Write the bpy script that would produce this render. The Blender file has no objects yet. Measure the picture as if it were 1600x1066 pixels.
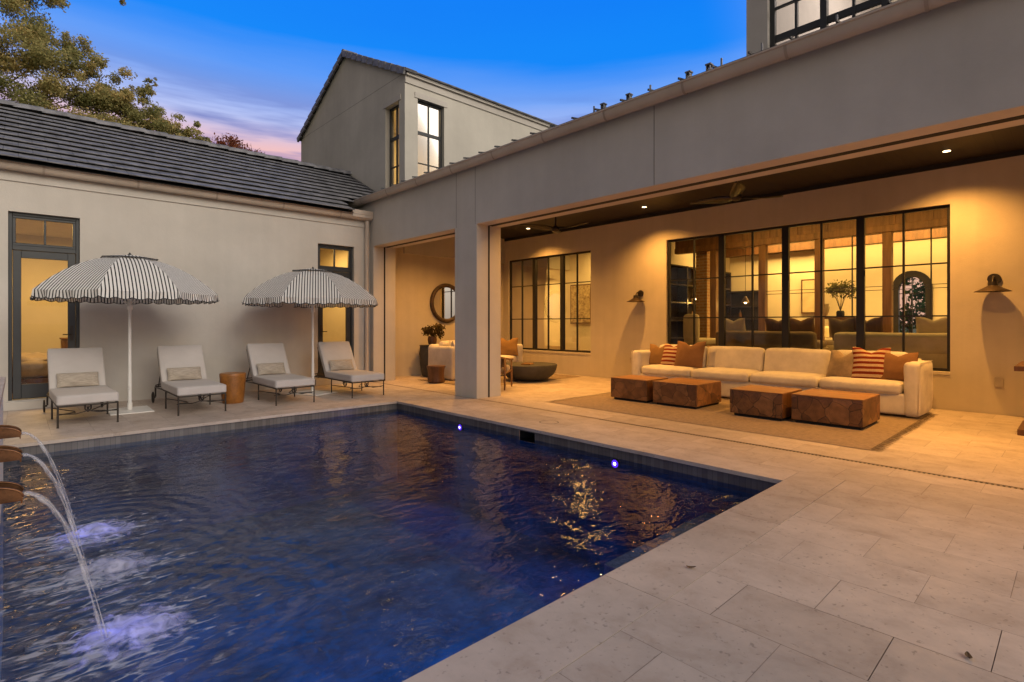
import bpy, bmesh, math, random
import numpy as np
from mathutils import Vector, Matrix
random.seed(7)
rng = np.random.default_rng(7)
R = math.radians
PI = math.pi
sc = bpy.context.scene
col = sc.collection

# ------------------------------------------------------------------ materials
def nodes_of(name):
    m = bpy.data.materials.new(name)
    m.use_nodes = True
    nt = m.node_tree
    for n in list(nt.nodes):
        nt.nodes.remove(n)
    out = nt.nodes.new('ShaderNodeOutputMaterial')
    return m, nt, out

def N(nt, typ, **kw):
    n = nt.nodes.new(typ)
    for k, v in kw.items():
        if k.startswith('i_'):
            n.inputs[k[2:].replace('_', ' ')].default_value = v
        else:
            setattr(n, k, v)
    return n

def ramp(nt, stops, interp='LINEAR'):
    r = nt.nodes.new('ShaderNodeValToRGB')
    e = r.color_ramp.elements
    r.color_ramp.interpolation = interp
    while len(e) < len(stops):
        e.new(0.5)
    for i, (p, c) in enumerate(stops):
        e[i].position = p
        e[i].color = (c[0], c[1], c[2], 1) if not isinstance(c, (int, float)) else (c, c, c, 1)
    return r

def math_n(nt, op, a, b=None, c=None, clamp=False):
    n = nt.nodes.new('ShaderNodeMath')
    n.operation = op
    n.use_clamp = clamp
    for i, v in enumerate((a, b, c)):
        if v is None:
            continue
        if isinstance(v, (int, float)):
            n.inputs[i].default_value = v
        else:
            nt.links.new(v, n.inputs[i])
    return n.outputs[0]

def mixc(nt, fac, a, b, mode='MIX'):
    n = nt.nodes.new('ShaderNodeMix')
    n.data_type = 'RGBA'
    n.blend_type = mode
    for sock, v in ((n.inputs[0], fac), (n.inputs[6], a), (n.inputs[7], b)):
        if isinstance(v, (int, float)):
            sock.default_value = v
        elif isinstance(v, (tuple, list)):
            sock.default_value = (v[0], v[1], v[2], 1)
        else:
            nt.links.new(v, sock)
    return n.outputs[2]

def mat(name, color, rough=0.7, metal=0.0, var=0.12, scale=3.0, stretch=(1, 1, 1), bump=0.0, bscale=60.0,
        color2=None, spec=0.5, sheen=0.0, bstretch=(1, 1, 1), coat=0.0, spots=0.0):
    m, nt, out = nodes_of(name)
    p = N(nt, 'ShaderNodeBsdfPrincipled')
    p.inputs['Roughness'].default_value = rough
    p.inputs['Metallic'].default_value = metal
    p.inputs['Specular IOR Level'].default_value = spec
    p.inputs['Sheen Weight'].default_value = sheen
    p.inputs['Coat Weight'].default_value = coat
    tc = N(nt, 'ShaderNodeTexCoord')
    mp = N(nt, 'ShaderNodeMapping')
    mp.inputs['Scale'].default_value = stretch
    nt.links.new(tc.outputs['Object'], mp.inputs[0])
    nz = N(nt, 'ShaderNodeTexNoise', i_Scale=scale, i_Detail=6.0, i_Roughness=0.6)
    nt.links.new(mp.outputs[0], nz.inputs['Vector'])
    c2 = color2 or tuple(max(0, c * (1 - var * 1.6)) for c in color)
    c1 = tuple(min(1, c * (1 + var * 0.7)) for c in color)
    rp = ramp(nt, [(0.32, c2), (0.68, c1)])
    nt.links.new(nz.outputs['Fac'], rp.inputs[0])
    colr = rp.outputs[0]
    if spots > 0:
        n2 = N(nt, 'ShaderNodeTexNoise', i_Scale=scale * 9, i_Detail=3.0)
        nt.links.new(mp.outputs[0], n2.inputs['Vector'])
        r2 = ramp(nt, [(0.35, 1 - spots), (0.55, 1.0)])
        nt.links.new(n2.outputs['Fac'], r2.inputs[0])
        colr = mixc(nt, 1.0, colr, r2.outputs[0], 'MULTIPLY')
    nt.links.new(colr, p.inputs['Base Color'])
    if bump > 0:
        mb = N(nt, 'ShaderNodeMapping')
        mb.inputs['Scale'].default_value = bstretch
        nt.links.new(tc.outputs['Object'], mb.inputs[0])
        nb = N(nt, 'ShaderNodeTexNoise', i_Scale=bscale, i_Detail=4.0)
        nt.links.new(mb.outputs[0], nb.inputs['Vector'])
        b = N(nt, 'ShaderNodeBump', i_Strength=bump, i_Distance=0.01)
        nt.links.new(nb.outputs['Fac'], b.inputs['Height'])
        nt.links.new(b.outputs[0], p.inputs['Normal'])
    nt.links.new(p.outputs[0], out.inputs[0])
    return m

def emis(name, color, strength):
    m, nt, out = nodes_of(name)
    e = N(nt, 'ShaderNodeEmission')
    e.inputs[0].default_value = (*color, 1)
    e.inputs[1].default_value = strength
    nt.links.new(e.outputs[0], out.inputs[0])
    return m

def glass(name, ior, tint=(1, 1, 1), wav=0.0):
    m, nt, out = nodes_of(name)
    t = N(nt, 'ShaderNodeBsdfTransparent')
    t.inputs[0].default_value = (*tint, 1)
    g = N(nt, 'ShaderNodeBsdfGlossy')
    g.inputs['Roughness'].default_value = 0.0
    fr = N(nt, 'ShaderNodeFresnel', i_IOR=ior)
    if wav > 0:
        tc = N(nt, 'ShaderNodeTexCoord')
        nb = N(nt, 'ShaderNodeTexNoise', i_Scale=1.3, i_Detail=1.0)
        nt.links.new(tc.outputs['Object'], nb.inputs['Vector'])
        b = N(nt, 'ShaderNodeBump', i_Strength=wav, i_Distance=0.02)
        nt.links.new(nb.outputs['Fac'], b.inputs['Height'])
        nt.links.new(b.outputs[0], g.inputs['Normal'])
    mx = N(nt, 'ShaderNodeMixShader')
    nt.links.new(fr.outputs[0], mx.inputs[0])
    nt.links.new(t.outputs[0], mx.inputs[1])
    nt.links.new(g.outputs[0], mx.inputs[2])
    nt.links.new(mx.outputs[0], out.inputs[0])
    return m

def stucco(name, color, streak=0.03):
    m, nt, out = nodes_of(name)
    p = N(nt, 'ShaderNodeBsdfPrincipled')
    p.inputs['Roughness'].default_value = 0.88
    p.inputs['Specular IOR Level'].default_value = 0.25
    tc = N(nt, 'ShaderNodeTexCoord')
    n1 = N(nt, 'ShaderNodeTexNoise', i_Scale=0.7, i_Detail=7.0, i_Roughness=0.62)
    nt.links.new(tc.outputs['Object'], n1.inputs['Vector'])
    mp = N(nt, 'ShaderNodeMapping')
    mp.inputs['Scale'].default_value = (5, 5, 0.22)
    nt.links.new(tc.outputs['Object'], mp.inputs[0])
    n2 = N(nt, 'ShaderNodeTexNoise', i_Scale=1.2, i_Detail=4.0)
    nt.links.new(mp.outputs[0], n2.inputs['Vector'])
    r1 = ramp(nt, [(0.3, tuple(c * 0.86 for c in color)), (0.7, tuple(min(1, c * 1.07) for c in color))])
    nt.links.new(n1.outputs['Fac'], r1.inputs[0])
    r2 = ramp(nt, [(0.35, 1 - streak), (0.6, 1.0)])
    nt.links.new(n2.outputs['Fac'], r2.inputs[0])
    c = mixc(nt, 1.0, r1.outputs[0], r2.outputs[0], 'MULTIPLY')
    nt.links.new(c, p.inputs['Base Color'])
    n3 = N(nt, 'ShaderNodeTexNoise', i_Scale=55.0, i_Detail=5.0, i_Roughness=0.7)
    nt.links.new(tc.outputs['Object'], n3.inputs['Vector'])
    n4 = N(nt, 'ShaderNodeTexNoise', i_Scale=4.0, i_Detail=3.0)
    nt.links.new(tc.outputs['Object'], n4.inputs['Vector'])
    h = math_n(nt, 'MULTIPLY_ADD', n4.outputs['Fac'], 3.0, n3.outputs['Fac'])
    b = N(nt, 'ShaderNodeBump', i_Strength=0.35, i_Distance=0.006)
    nt.links.new(h, b.inputs['Height'])
    nt.links.new(b.outputs[0], p.inputs['Normal'])
    nt.links.new(p.outputs[0], out.inputs[0])
    return m

def planks(name, color, axis, width, rough=0.5, line=0.35, grain=(1, 14, 14)):
    """boards laid side by side along an axis: grooves and grain in the material"""
    m, nt, out = nodes_of(name)
    p = N(nt, 'ShaderNodeBsdfPrincipled')
    p.inputs['Roughness'].default_value = rough
    tc = N(nt, 'ShaderNodeTexCoord')
    sp = N(nt, 'ShaderNodeSeparateXYZ')
    nt.links.new(tc.outputs['Object'], sp.inputs[0])
    q = math_n(nt, 'DIVIDE', sp.outputs[axis], width)
    fl = math_n(nt, 'FLOOR', q)
    fr = math_n(nt, 'FRACT', q)
    wn = N(nt, 'ShaderNodeTexWhiteNoise', noise_dimensions='1D')
    nt.links.new(fl, wn.inputs['W'])
    mp = N(nt, 'ShaderNodeMapping')
    mp.inputs['Scale'].default_value = grain
    nt.links.new(tc.outputs['Object'], mp.inputs[0])
    nz = N(nt, 'ShaderNodeTexNoise', i_Scale=2.0, i_Detail=6.0)
    nt.links.new(mp.outputs[0], nz.inputs['Vector'])
    v = math_n(nt, 'MULTIPLY_ADD', wn.outputs[0], 0.35, nz.outputs['Fac'])
    rp = ramp(nt, [(0.25, tuple(c * 0.6 for c in color)), (0.95, tuple(min(1, c * 1.35) for c in color))])
    nt.links.new(v, rp.inputs[0])
    g = math_n(nt, 'LESS_THAN', fr, 0.07)
    c = mixc(nt, g, rp.outputs[0], tuple(x * line for x in color))
    nt.links.new(c, p.inputs['Base Color'])
    b = N(nt, 'ShaderNodeBump', i_Strength=0.6, i_Distance=0.01)
    inv = math_n(nt, 'SUBTRACT', 1.0, g)
    nt.links.new(inv, b.inputs['Height'])
    nt.links.new(b.outputs[0], p.inputs['Normal'])
    nt.links.new(p.outputs[0], out.inputs[0])
    return m

def stone(name, color, seedoff=0.0):
    """travertine: per-paver tone from a face attribute, cloudy veins and fine pits"""
    m, nt, out = nodes_of(name)
    p = N(nt, 'ShaderNodeBsdfPrincipled')
    tc = N(nt, 'ShaderNodeTexCoord')
    at = N(nt, 'ShaderNodeAttribute', attribute_name='tone')
    ad = N(nt, 'ShaderNodeVectorMath', operation='MULTIPLY_ADD')
    cb = N(nt, 'ShaderNodeCombineXYZ')
    for i in range(3):
        nt.links.new(at.outputs['Fac'], cb.inputs[i])
    nt.links.new(cb.outputs[0], ad.inputs[0])
    ad.inputs[1].default_value = (37, 19, 11)
    nt.links.new(tc.outputs['Object'], ad.inputs[2])
    mp = N(nt, 'ShaderNodeMapping')
    mp.inputs['Scale'].default_value = (2.6, 2.2, 2)
    nt.links.new(ad.outputs[0], mp.inputs[0])
    n1 = N(nt, 'ShaderNodeTexNoise', i_Scale=1.6, i_Detail=8.0, i_Roughness=0.68, i_Distortion=0.25)
    nt.links.new(mp.outputs[0], n1.inputs['Vector'])
    n2 = N(nt, 'ShaderNodeTexNoise', i_Scale=38.0, i_Detail=5.0)
    nt.links.new(ad.outputs[0], n2.inputs['Vector'])
    n3 = N(nt, 'ShaderNodeTexNoise', i_Scale=0.45, i_Detail=5.0)
    nt.links.new(tc.outputs['Object'], n3.inputs['Vector'])
    r1 = ramp(nt, [(0.28, tuple(c * k for c, k in zip(color, (0.80, 0.755, 0.71)))), (0.5, color), (0.75, tuple(min(1, c * 1.16) for c in color))])
    nt.links.new(n1.outputs['Fac'], r1.inputs[0])
    r2 = ramp(nt, [(0.30, 0.66), (0.38, 1.0)])
    nt.links.new(n2.outputs['Fac'], r2.inputs[0])
    r3 = ramp(nt, [(0.35, 0.80), (0.62, 1.06)])
    nt.links.new(n3.outputs['Fac'], r3.inputs[0])
    c = mixc(nt, 1.0, r1.outputs[0], r2.outputs[0], 'MULTIPLY')
    c = mixc(nt, 1.0, c, r3.outputs[0], 'MULTIPLY')
    rt = ramp(nt, [(0.0, (0.90, 0.885, 0.87)), (1.0, (1.08, 1.07, 1.06))])
    nt.links.new(at.outputs['Fac'], rt.inputs[0])
    c = mixc(nt, 1.0, c, rt.outputs[0], 'MULTIPLY')
    nt.links.new(c, p.inputs['Base Color'])
    rr = ramp(nt, [(0.3, 0.62), (0.7, 0.42)])
    nt.links.new(n1.outputs['Fac'], rr.inputs[0])
    nt.links.new(rr.outputs[0], p.inputs['Roughness'])
    b = N(nt, 'ShaderNodeBump', i_Strength=0.15, i_Distance=0.004)
    nt.links.new(n2.outputs['Fac'], b.inputs['Height'])
    nt.links.new(b.outputs[0], p.inputs['Normal'])
    nt.links.new(p.outputs[0], out.inputs[0])
    return m

def log_slices(name):
    m, nt, out = nodes_of(name)
    p = N(nt, 'ShaderNodeBsdfPrincipled')
    p.inputs['Roughness'].default_value = 0.42
    tc = N(nt, 'ShaderNodeTexCoord')
    oi = N(nt, 'ShaderNodeObjectInfo')
    ad = N(nt, 'ShaderNodeVectorMath', operation='MULTIPLY_ADD')
    nt.links.new(oi.outputs['Random'], ad.inputs[0])
    ad.inputs[1].default_value = (13, 7, 5)
    nt.links.new(tc.outputs['Object'], ad.inputs[2])
    wob = N(nt, 'ShaderNodeTexNoise', i_Scale=4.0, i_Detail=2.0)
    nt.links.new(ad.outputs[0], wob.inputs['Vector'])
    va = N(nt, 'ShaderNodeVectorMath', operation='MULTIPLY_ADD')
    nt.links.new(wob.outputs['Color'], va.inputs[0])
    va.inputs[1].default_value = (0.13, 0.13, 0.13)
    nt.links.new(ad.outputs[0], va.inputs[2])
    v1 = N(nt, 'ShaderNodeTexVoronoi', i_Scale=5.2)
    v2 = N(nt, 'ShaderNodeTexVoronoi', i_Scale=5.2, feature='DISTANCE_TO_EDGE')
    for v in (v1, v2):
        nt.links.new(va.outputs[0], v.inputs['Vector'])
    ring = math_n(nt, 'SINE', math_n(nt, 'MULTIPLY', v1.outputs['Distance'], 95.0))
    ring = math_n(nt, 'MULTIPLY_ADD', ring, 0.5, 0.5)
    base = ramp(nt, [(0.0, (0.11, 0.045, 0.015)), (0.5, (0.22, 0.095, 0.03)), (1.0, (0.36, 0.17, 0.06))])
    sp = N(nt, 'ShaderNodeSeparateColor')
    nt.links.new(v1.outputs['Color'], sp.inputs[0])
    nt.links.new(sp.outputs[0], base.inputs[0])
    c = mixc(nt, 0.22, base.outputs[0], (0.10, 0.036, 0.011))
    c = mixc(nt, math_n(nt, 'MULTIPLY', ring, 0.5), base.outputs[0], (0.13, 0.05, 0.016))
    e = ramp(nt, [(0.0, 0.18), (0.006, 0.25), (0.022, 1.0)])
    nt.links.new(v2.outputs['Distance'], e.inputs[0])
    c = mixc(nt, 1.0, c, e.outputs[0], 'MULTIPLY')
    nz = N(nt, 'ShaderNodeTexNoise', i_Scale=11.0, i_Detail=5.0)
    nt.links.new(ad.outputs[0], nz.inputs['Vector'])
    rz = ramp(nt, [(0.3, 0.6), (0.65, 1.1)])
    nt.links.new(nz.outputs['Fac'], rz.inputs[0])
    c = mixc(nt, 1.0, c, rz.outputs[0], 'MULTIPLY')
    nt.links.new(c, p.inputs['Base Color'])
    b = N(nt, 'ShaderNodeBump', i_Strength=0.5, i_Distance=0.006)
    nt.links.new(e.outputs[0], b.inputs['Height'])
    nt.links.new(b.outputs[0], p.inputs['Normal'])
    nt.links.new(p.outputs[0], out.inputs[0])
    return m

def stripes_uv(name, dark, light, period, duty=0.42, translucent=0.25):
    m, nt, out = nodes_of(name)
    uv = N(nt, 'ShaderNodeUVMap', uv_map='UVMap')
    sp = N(nt, 'ShaderNodeSeparateXYZ')
    nt.links.new(uv.outputs[0], sp.inputs[0])
    q = math_n(nt, 'FRACT', math_n(nt, 'ADD', math_n(nt, 'DIVIDE', sp.outputs[0], period), 100.0))
    g = math_n(nt, 'LESS_THAN', q, duty)
    c = mixc(nt, g, light, dark)
    d = N(nt, 'ShaderNodeBsdfDiffuse')
    t = N(nt, 'ShaderNodeBsdfTranslucent')
    nt.links.new(c, d.inputs[0])
    nt.links.new(c, t.inputs[0])
    mx = N(nt, 'ShaderNodeMixShader')
    mx.inputs[0].default_value = translucent
    nt.links.new(d.outputs[0], mx.inputs[1])
    nt.links.new(t.outputs[0], mx.inputs[2])
    nt.links.new(mx.outputs[0], out.inputs[0])
    return m

def fabric_stripe(name, c1, c2, axis, period, duty, cross=None):
    m, nt, out = nodes_of(name)
    p = N(nt, 'ShaderNodeBsdfPrincipled')
    p.inputs['Roughness'].default_value = 0.95
    p.inputs['Specular IOR Level'].default_value = 0.1
    tc = N(nt, 'ShaderNodeTexCoord')
    sp = N(nt, 'ShaderNodeSeparateXYZ')
    nt.links.new(tc.outputs['Object'], sp.inputs[0])
    q = math_n(nt, 'FRACT', math_n(nt, 'ADD', math_n(nt, 'DIVIDE', sp.outputs[axis], period), 50.0))
    g = math_n(nt, 'LESS_THAN', q, duty)
    c = mixc(nt, g, c1, c2)
    if cross is not None:
        q2 = math_n(nt, 'FRACT', math_n(nt, 'ADD', math_n(nt, 'DIVIDE', sp.outputs[cross[0]], cross[1]), 50.0))
        g2 = math_n(nt, 'LESS_THAN', q2, cross[2])
        c = mixc(nt, g2, c, cross[3])
    nz = N(nt, 'ShaderNodeTexNoise', i_Scale=120.0, i_Detail=2.0)
    nt.links.new(tc.outputs['Object'], nz.inputs['Vector'])
    rz = ramp(nt, [(0.3, 0.75), (0.7, 1.1)])
    nt.links.new(nz.outputs['Fac'], rz.inputs[0])
    c = mixc(nt, 1.0, c, rz.outputs[0], 'MULTIPLY')
    nt.links.new(c, p.inputs['Base Color'])
    nt.links.new(p.outputs[0], out.inputs[0])
    return m

def leafmat(name, ca, cb, cc, transl=0.35):
    m, nt, out = nodes_of(name)
    at = N(nt, 'ShaderNodeAttribute', attribute_name='tone')
    rp = ramp(nt, [(0.0, ca), (0.55, cb), (1.0, cc)])
    nt.links.new(at.outputs['Fac'], rp.inputs[0])
    d = N(nt, 'ShaderNodeBsdfDiffuse')
    t = N(nt, 'ShaderNodeBsdfTranslucent')
    nt.links.new(rp.outputs[0], d.inputs[0])
    nt.links.new(rp.outputs[0], t.inputs[0])
    mx = N(nt, 'ShaderNodeMixShader')
    mx.inputs[0].default_value = transl
    nt.links.new(d.outputs[0], mx.inputs[1])
    nt.links.new(t.outputs[0], mx.inputs[2])
    nt.links.new(mx.outputs[0], out.inputs[0])
    return m

def brickmat(name, c1, c2, mortar):
    m, nt, out = nodes_of(name)
    p = N(nt, 'ShaderNodeBsdfPrincipled')
    p.inputs['Roughness'].default_value = 0.9
    tc = N(nt, 'ShaderNodeTexCoord')
    mp = N(nt, 'ShaderNodeMapping')
    mp.inputs['Rotation'].default_value = (R(90), 0, R(90))
    nt.links.new(tc.outputs['Object'], mp.inputs[0])
    sp = N(nt, 'ShaderNodeSeparateXYZ')
    nt.links.new(tc.outputs['Object'], sp.inputs[0])
    cb = N(nt, 'ShaderNodeCombineXYZ')
    nt.links.new(math_n(nt, 'ADD', sp.outputs[0], sp.outputs[1]), cb.inputs[0])
    nt.links.new(sp.outputs[2], cb.inputs[1])
    b = N(nt, 'ShaderNodeTexBrick', i_Scale=1.0)
    b.inputs['Color1'].default_value = (*c1, 1)
    b.inputs['Color2'].default_value = (*c2, 1)
    b.inputs['Mortar'].default_value = (*mortar, 1)
    b.inputs['Mortar Size'].default_value = 0.008
    b.inputs['Brick Width'].default_value = 0.21
    b.inputs['Row Height'].default_value = 0.075
    nt.links.new(cb.outputs[0], b.inputs['Vector'])
    nt.links.new(b.outputs[0], p.inputs['Base Color'])
    nt.links.new(p.outputs[0], out.inputs[0])
    return m

def watermat():
    m, nt, out = nodes_of('pool_water')
    tc = N(nt, 'ShaderNodeTexCoord')
    geo = N(nt, 'ShaderNodeNewGeometry')
    pos = geo.outputs['Position']
    def noise(scale, stretch, detail=2.0, rot=0.0, dist=0.0):
        mp = N(nt, 'ShaderNodeMapping')
        mp.inputs['Scale'].default_value = stretch
        mp.inputs['Rotation'].default_value = (0, 0, rot)
        nt.links.new(pos, mp.inputs[0])
        n = N(nt, 'ShaderNodeTexNoise', i_Scale=scale, i_Detail=detail, i_Distortion=dist)
        nt.links.new(mp.outputs[0], n.inputs['Vector'])
        return n.outputs['Fac']
    a = noise(1.7, (1, 1, 1), 2.0, 0.4, 0.5)
    b = noise(5.6, (1, 1.6, 1), 2.0, -0.5, 0.8)
    c = noise(17.0, (1, 1.4, 1), 2.0, 0.9, 0.4)
    h = math_n(nt, 'MULTIPLY_ADD', b, 0.30, math_n(nt, 'MULTIPLY', a, 0.9))
    h = math_n(nt, 'MULTIPLY_ADD', c, 0.075, h)
    for (lx, ly, rr) in FOAM:        # rings spreading from each jet
        d = N(nt, 'ShaderNodeVectorMath', operation='DISTANCE')
        nt.links.new(pos, d.inputs[0]); d.inputs[1].default_value = (lx + .05, ly, -0.135)
        fo = N(nt, 'ShaderNodeMapRange', interpolation_type='SMOOTHSTEP')
        fo.inputs['From Min'].default_value = 1.5; fo.inputs['From Max'].default_value = .15
        nt.links.new(d.outputs['Value'], fo.inputs['Value'])
        wob = math_n(nt, 'MULTIPLY_ADD', a, 9.0, math_n(nt, 'MULTIPLY', d.outputs['Value'], 46.0))
        h = math_n(nt, 'ADD', h, math_n(nt, 'MULTIPLY', math_n(nt, 'SINE', wob), math_n(nt, 'MULTIPLY', fo.outputs[0], .11)))
    bp = N(nt, 'ShaderNodeBump', i_Strength=0.8, i_Distance=0.036)
    nt.links.new(h, bp.inputs['Height'])
    fr = N(nt, 'ShaderNodeFresnel', i_IOR=1.34)
    nt.links.new(bp.outputs[0], fr.inputs['Normal'])
    g = N(nt, 'ShaderNodeBsdfGlossy')
    g.inputs['Roughness'].default_value = 0.03
    nt.links.new(bp.outputs[0], g.inputs['Normal'])
    t = N(nt, 'ShaderNodeBsdfRefraction', i_IOR=1.08, i_Roughness=0.0)
    t = N(nt, 'ShaderNodeBsdfTransparent')
    t.inputs[0].default_value = (0.62, 0.80, 0.97, 1)
    mx = N(nt, 'ShaderNodeMixShader')
    nt.links.new(fr.outputs[0], mx.inputs[0])
    nt.links.new(t.outputs[0], mx.inputs[1])
    nt.links.new(g.outputs[0], mx.inputs[2])
    # foam: bubbles drifting out from where the streams land
    total = None
    for (lx, ly, rr) in FOAM:
        d = N(nt, 'ShaderNodeVectorMath', operation='DISTANCE')
        nt.links.new(pos, d.inputs[0])
        d.inputs[1].default_value = (lx, ly, -0.135)
        f = N(nt, 'ShaderNodeMapRange')
        f.inputs['From Min'].default_value = rr
        f.inputs['From Max'].default_value = rr * 0.1
        nt.links.new(d.outputs['Value'], f.inputs['Value'])
        total = f.outputs[0] if total is None else math_n(nt, 'MAXIMUM', total, f.outputs[0])
    f1 = noise(9.0, (1, 2.6, 1), 5.0, 0.5, 1.2)
    fm = math_n(nt, 'MULTIPLY_ADD', total, 0.42, f1)
    fr2 = ramp(nt, [(0.82, 0.0), (1.05, 0.5)])
    nt.links.new(fm, fr2.inputs[0])
    fd = N(nt, 'ShaderNodeBsdfDiffuse')
    fd.inputs[0].default_value = (0.72, 0.76, 0.84, 1)
    nt.links.new(bp.outputs[0], fd.inputs['Normal'])
    mx2 = N(nt, 'ShaderNodeMixShader')
    nt.links.new(fr2.outputs[0], mx2.inputs[0])
    nt.links.new(mx.outputs[0], mx2.inputs[1])
    nt.links.new(fd.outputs[0], mx2.inputs[2])
    # aerated, milky water around the jets
    dj = N(nt, 'ShaderNodeVectorMath', operation='DISTANCE')
    nt.links.new(pos, dj.inputs[0]); dj.inputs[1].default_value = (.2, 3.5, -.135)
    mj = N(nt, 'ShaderNodeMapRange', interpolation_type='SMOOTHSTEP')
    mj.inputs['From Min'].default_value = 3.4; mj.inputs['From Max'].default_value = .3; mj.inputs['To Max'].default_value = .22
    nt.links.new(dj.outputs['Value'], mj.inputs['Value'])
    wv = noise(8.0, (1, 1.8, 1), 6.0, 0.6, 0.6)
    wr = ramp(nt, [(.3, .25), (.7, 1.0)])
    nt.links.new(wv, wr.inputs[0])
    md = N(nt, 'ShaderNodeBsdfDiffuse'); md.inputs[0].default_value = (.26, .28, .40, 1)
    mx3 = N(nt, 'ShaderNodeMixShader')
    nt.links.new(math_n(nt, 'MULTIPLY', mj.outputs[0], wr.outputs[0]), mx3.inputs[0])
    nt.links.new(mx2.outputs[0], mx3.inputs[1]); nt.links.new(md.outputs[0], mx3.inputs[2])
    nt.links.new(mx3.outputs[0], out.inputs[0])
    return m

def streammat():
    m, nt, out = nodes_of('falling_water')
    geo = N(nt, 'ShaderNodeNewGeometry')
    mp = N(nt, 'ShaderNodeMapping')
    mp.inputs['Scale'].default_value = (1, 60, 2.0)
    nt.links.new(geo.outputs['Position'], mp.inputs[0])
    n = N(nt, 'ShaderNodeTexNoise', i_Scale=2.5, i_Detail=3.0)
    nt.links.new(mp.outputs[0], n.inputs['Vector'])
    rp = ramp(nt, [(0.35, 0.08), (0.7, 0.45)])
    nt.links.new(n.outputs['Fac'], rp.inputs[0])
    t = N(nt, 'ShaderNodeBsdfTransparent')
    p = N(nt, 'ShaderNodeBsdfPrincipled')
    p.inputs['Base Color'].default_value = (0.62, 0.62, 0.68, 1)
    p.inputs['Roughness'].default_value = 0.15
    mx = N(nt, 'ShaderNodeMixShader')
    nt.links.new(rp.outputs[0], mx.inputs[0])
    nt.links.new(t.outputs[0], mx.inputs[1])
    nt.links.new(p.outputs[0], mx.inputs[2])
    nt.links.new(mx.outputs[0], out.inputs[0])
    return m

def foammat():
    m, nt, out = nodes_of('splash_foam')
    tc = N(nt, 'ShaderNodeTexCoord')
    n = N(nt, 'ShaderNodeTexNoise', i_Scale=14.0, i_Detail=5.0, i_Distortion=0.8)
    nt.links.new(tc.outputs['Object'], n.inputs['Vector'])
    ln = N(nt, 'ShaderNodeVectorMath', operation='LENGTH')
    nt.links.new(tc.outputs['Object'], ln.inputs[0])
    k = math_n(nt, 'MULTIPLY_ADD', ln.outputs['Value'], -1.9, 0.42)
    k = math_n(nt, 'ADD', k, n.outputs['Fac'])
    rp = ramp(nt, [(0.5, 0.0), (0.85, 0.85)])
    nt.links.new(k, rp.inputs[0])
    t = N(nt, 'ShaderNodeBsdfTransparent')
    d = N(nt, 'ShaderNodeBsdfDiffuse')
    d.inputs[0].default_value = (0.80, 0.80, 0.86, 1)
    tl = N(nt, 'ShaderNodeBsdfTranslucent')
    tl.inputs[0].default_value = (0.80, 0.80, 0.90, 1)
    m0 = N(nt, 'ShaderNodeMixShader')
    m0.inputs[0].default_value = 0.5
    nt.links.new(d.outputs[0], m0.inputs[1])
    nt.links.new(tl.outputs[0], m0.inputs[2])
    mx = N(nt, 'ShaderNodeMixShader')
    nt.links.new(rp.outputs[0], mx.inputs[0])
    nt.links.new(t.outputs[0], mx.inputs[1])
    nt.links.new(m0.outputs[0], mx.inputs[2])
    nt.links.new(mx.outputs[0], out.inputs[0])
    return m

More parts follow.
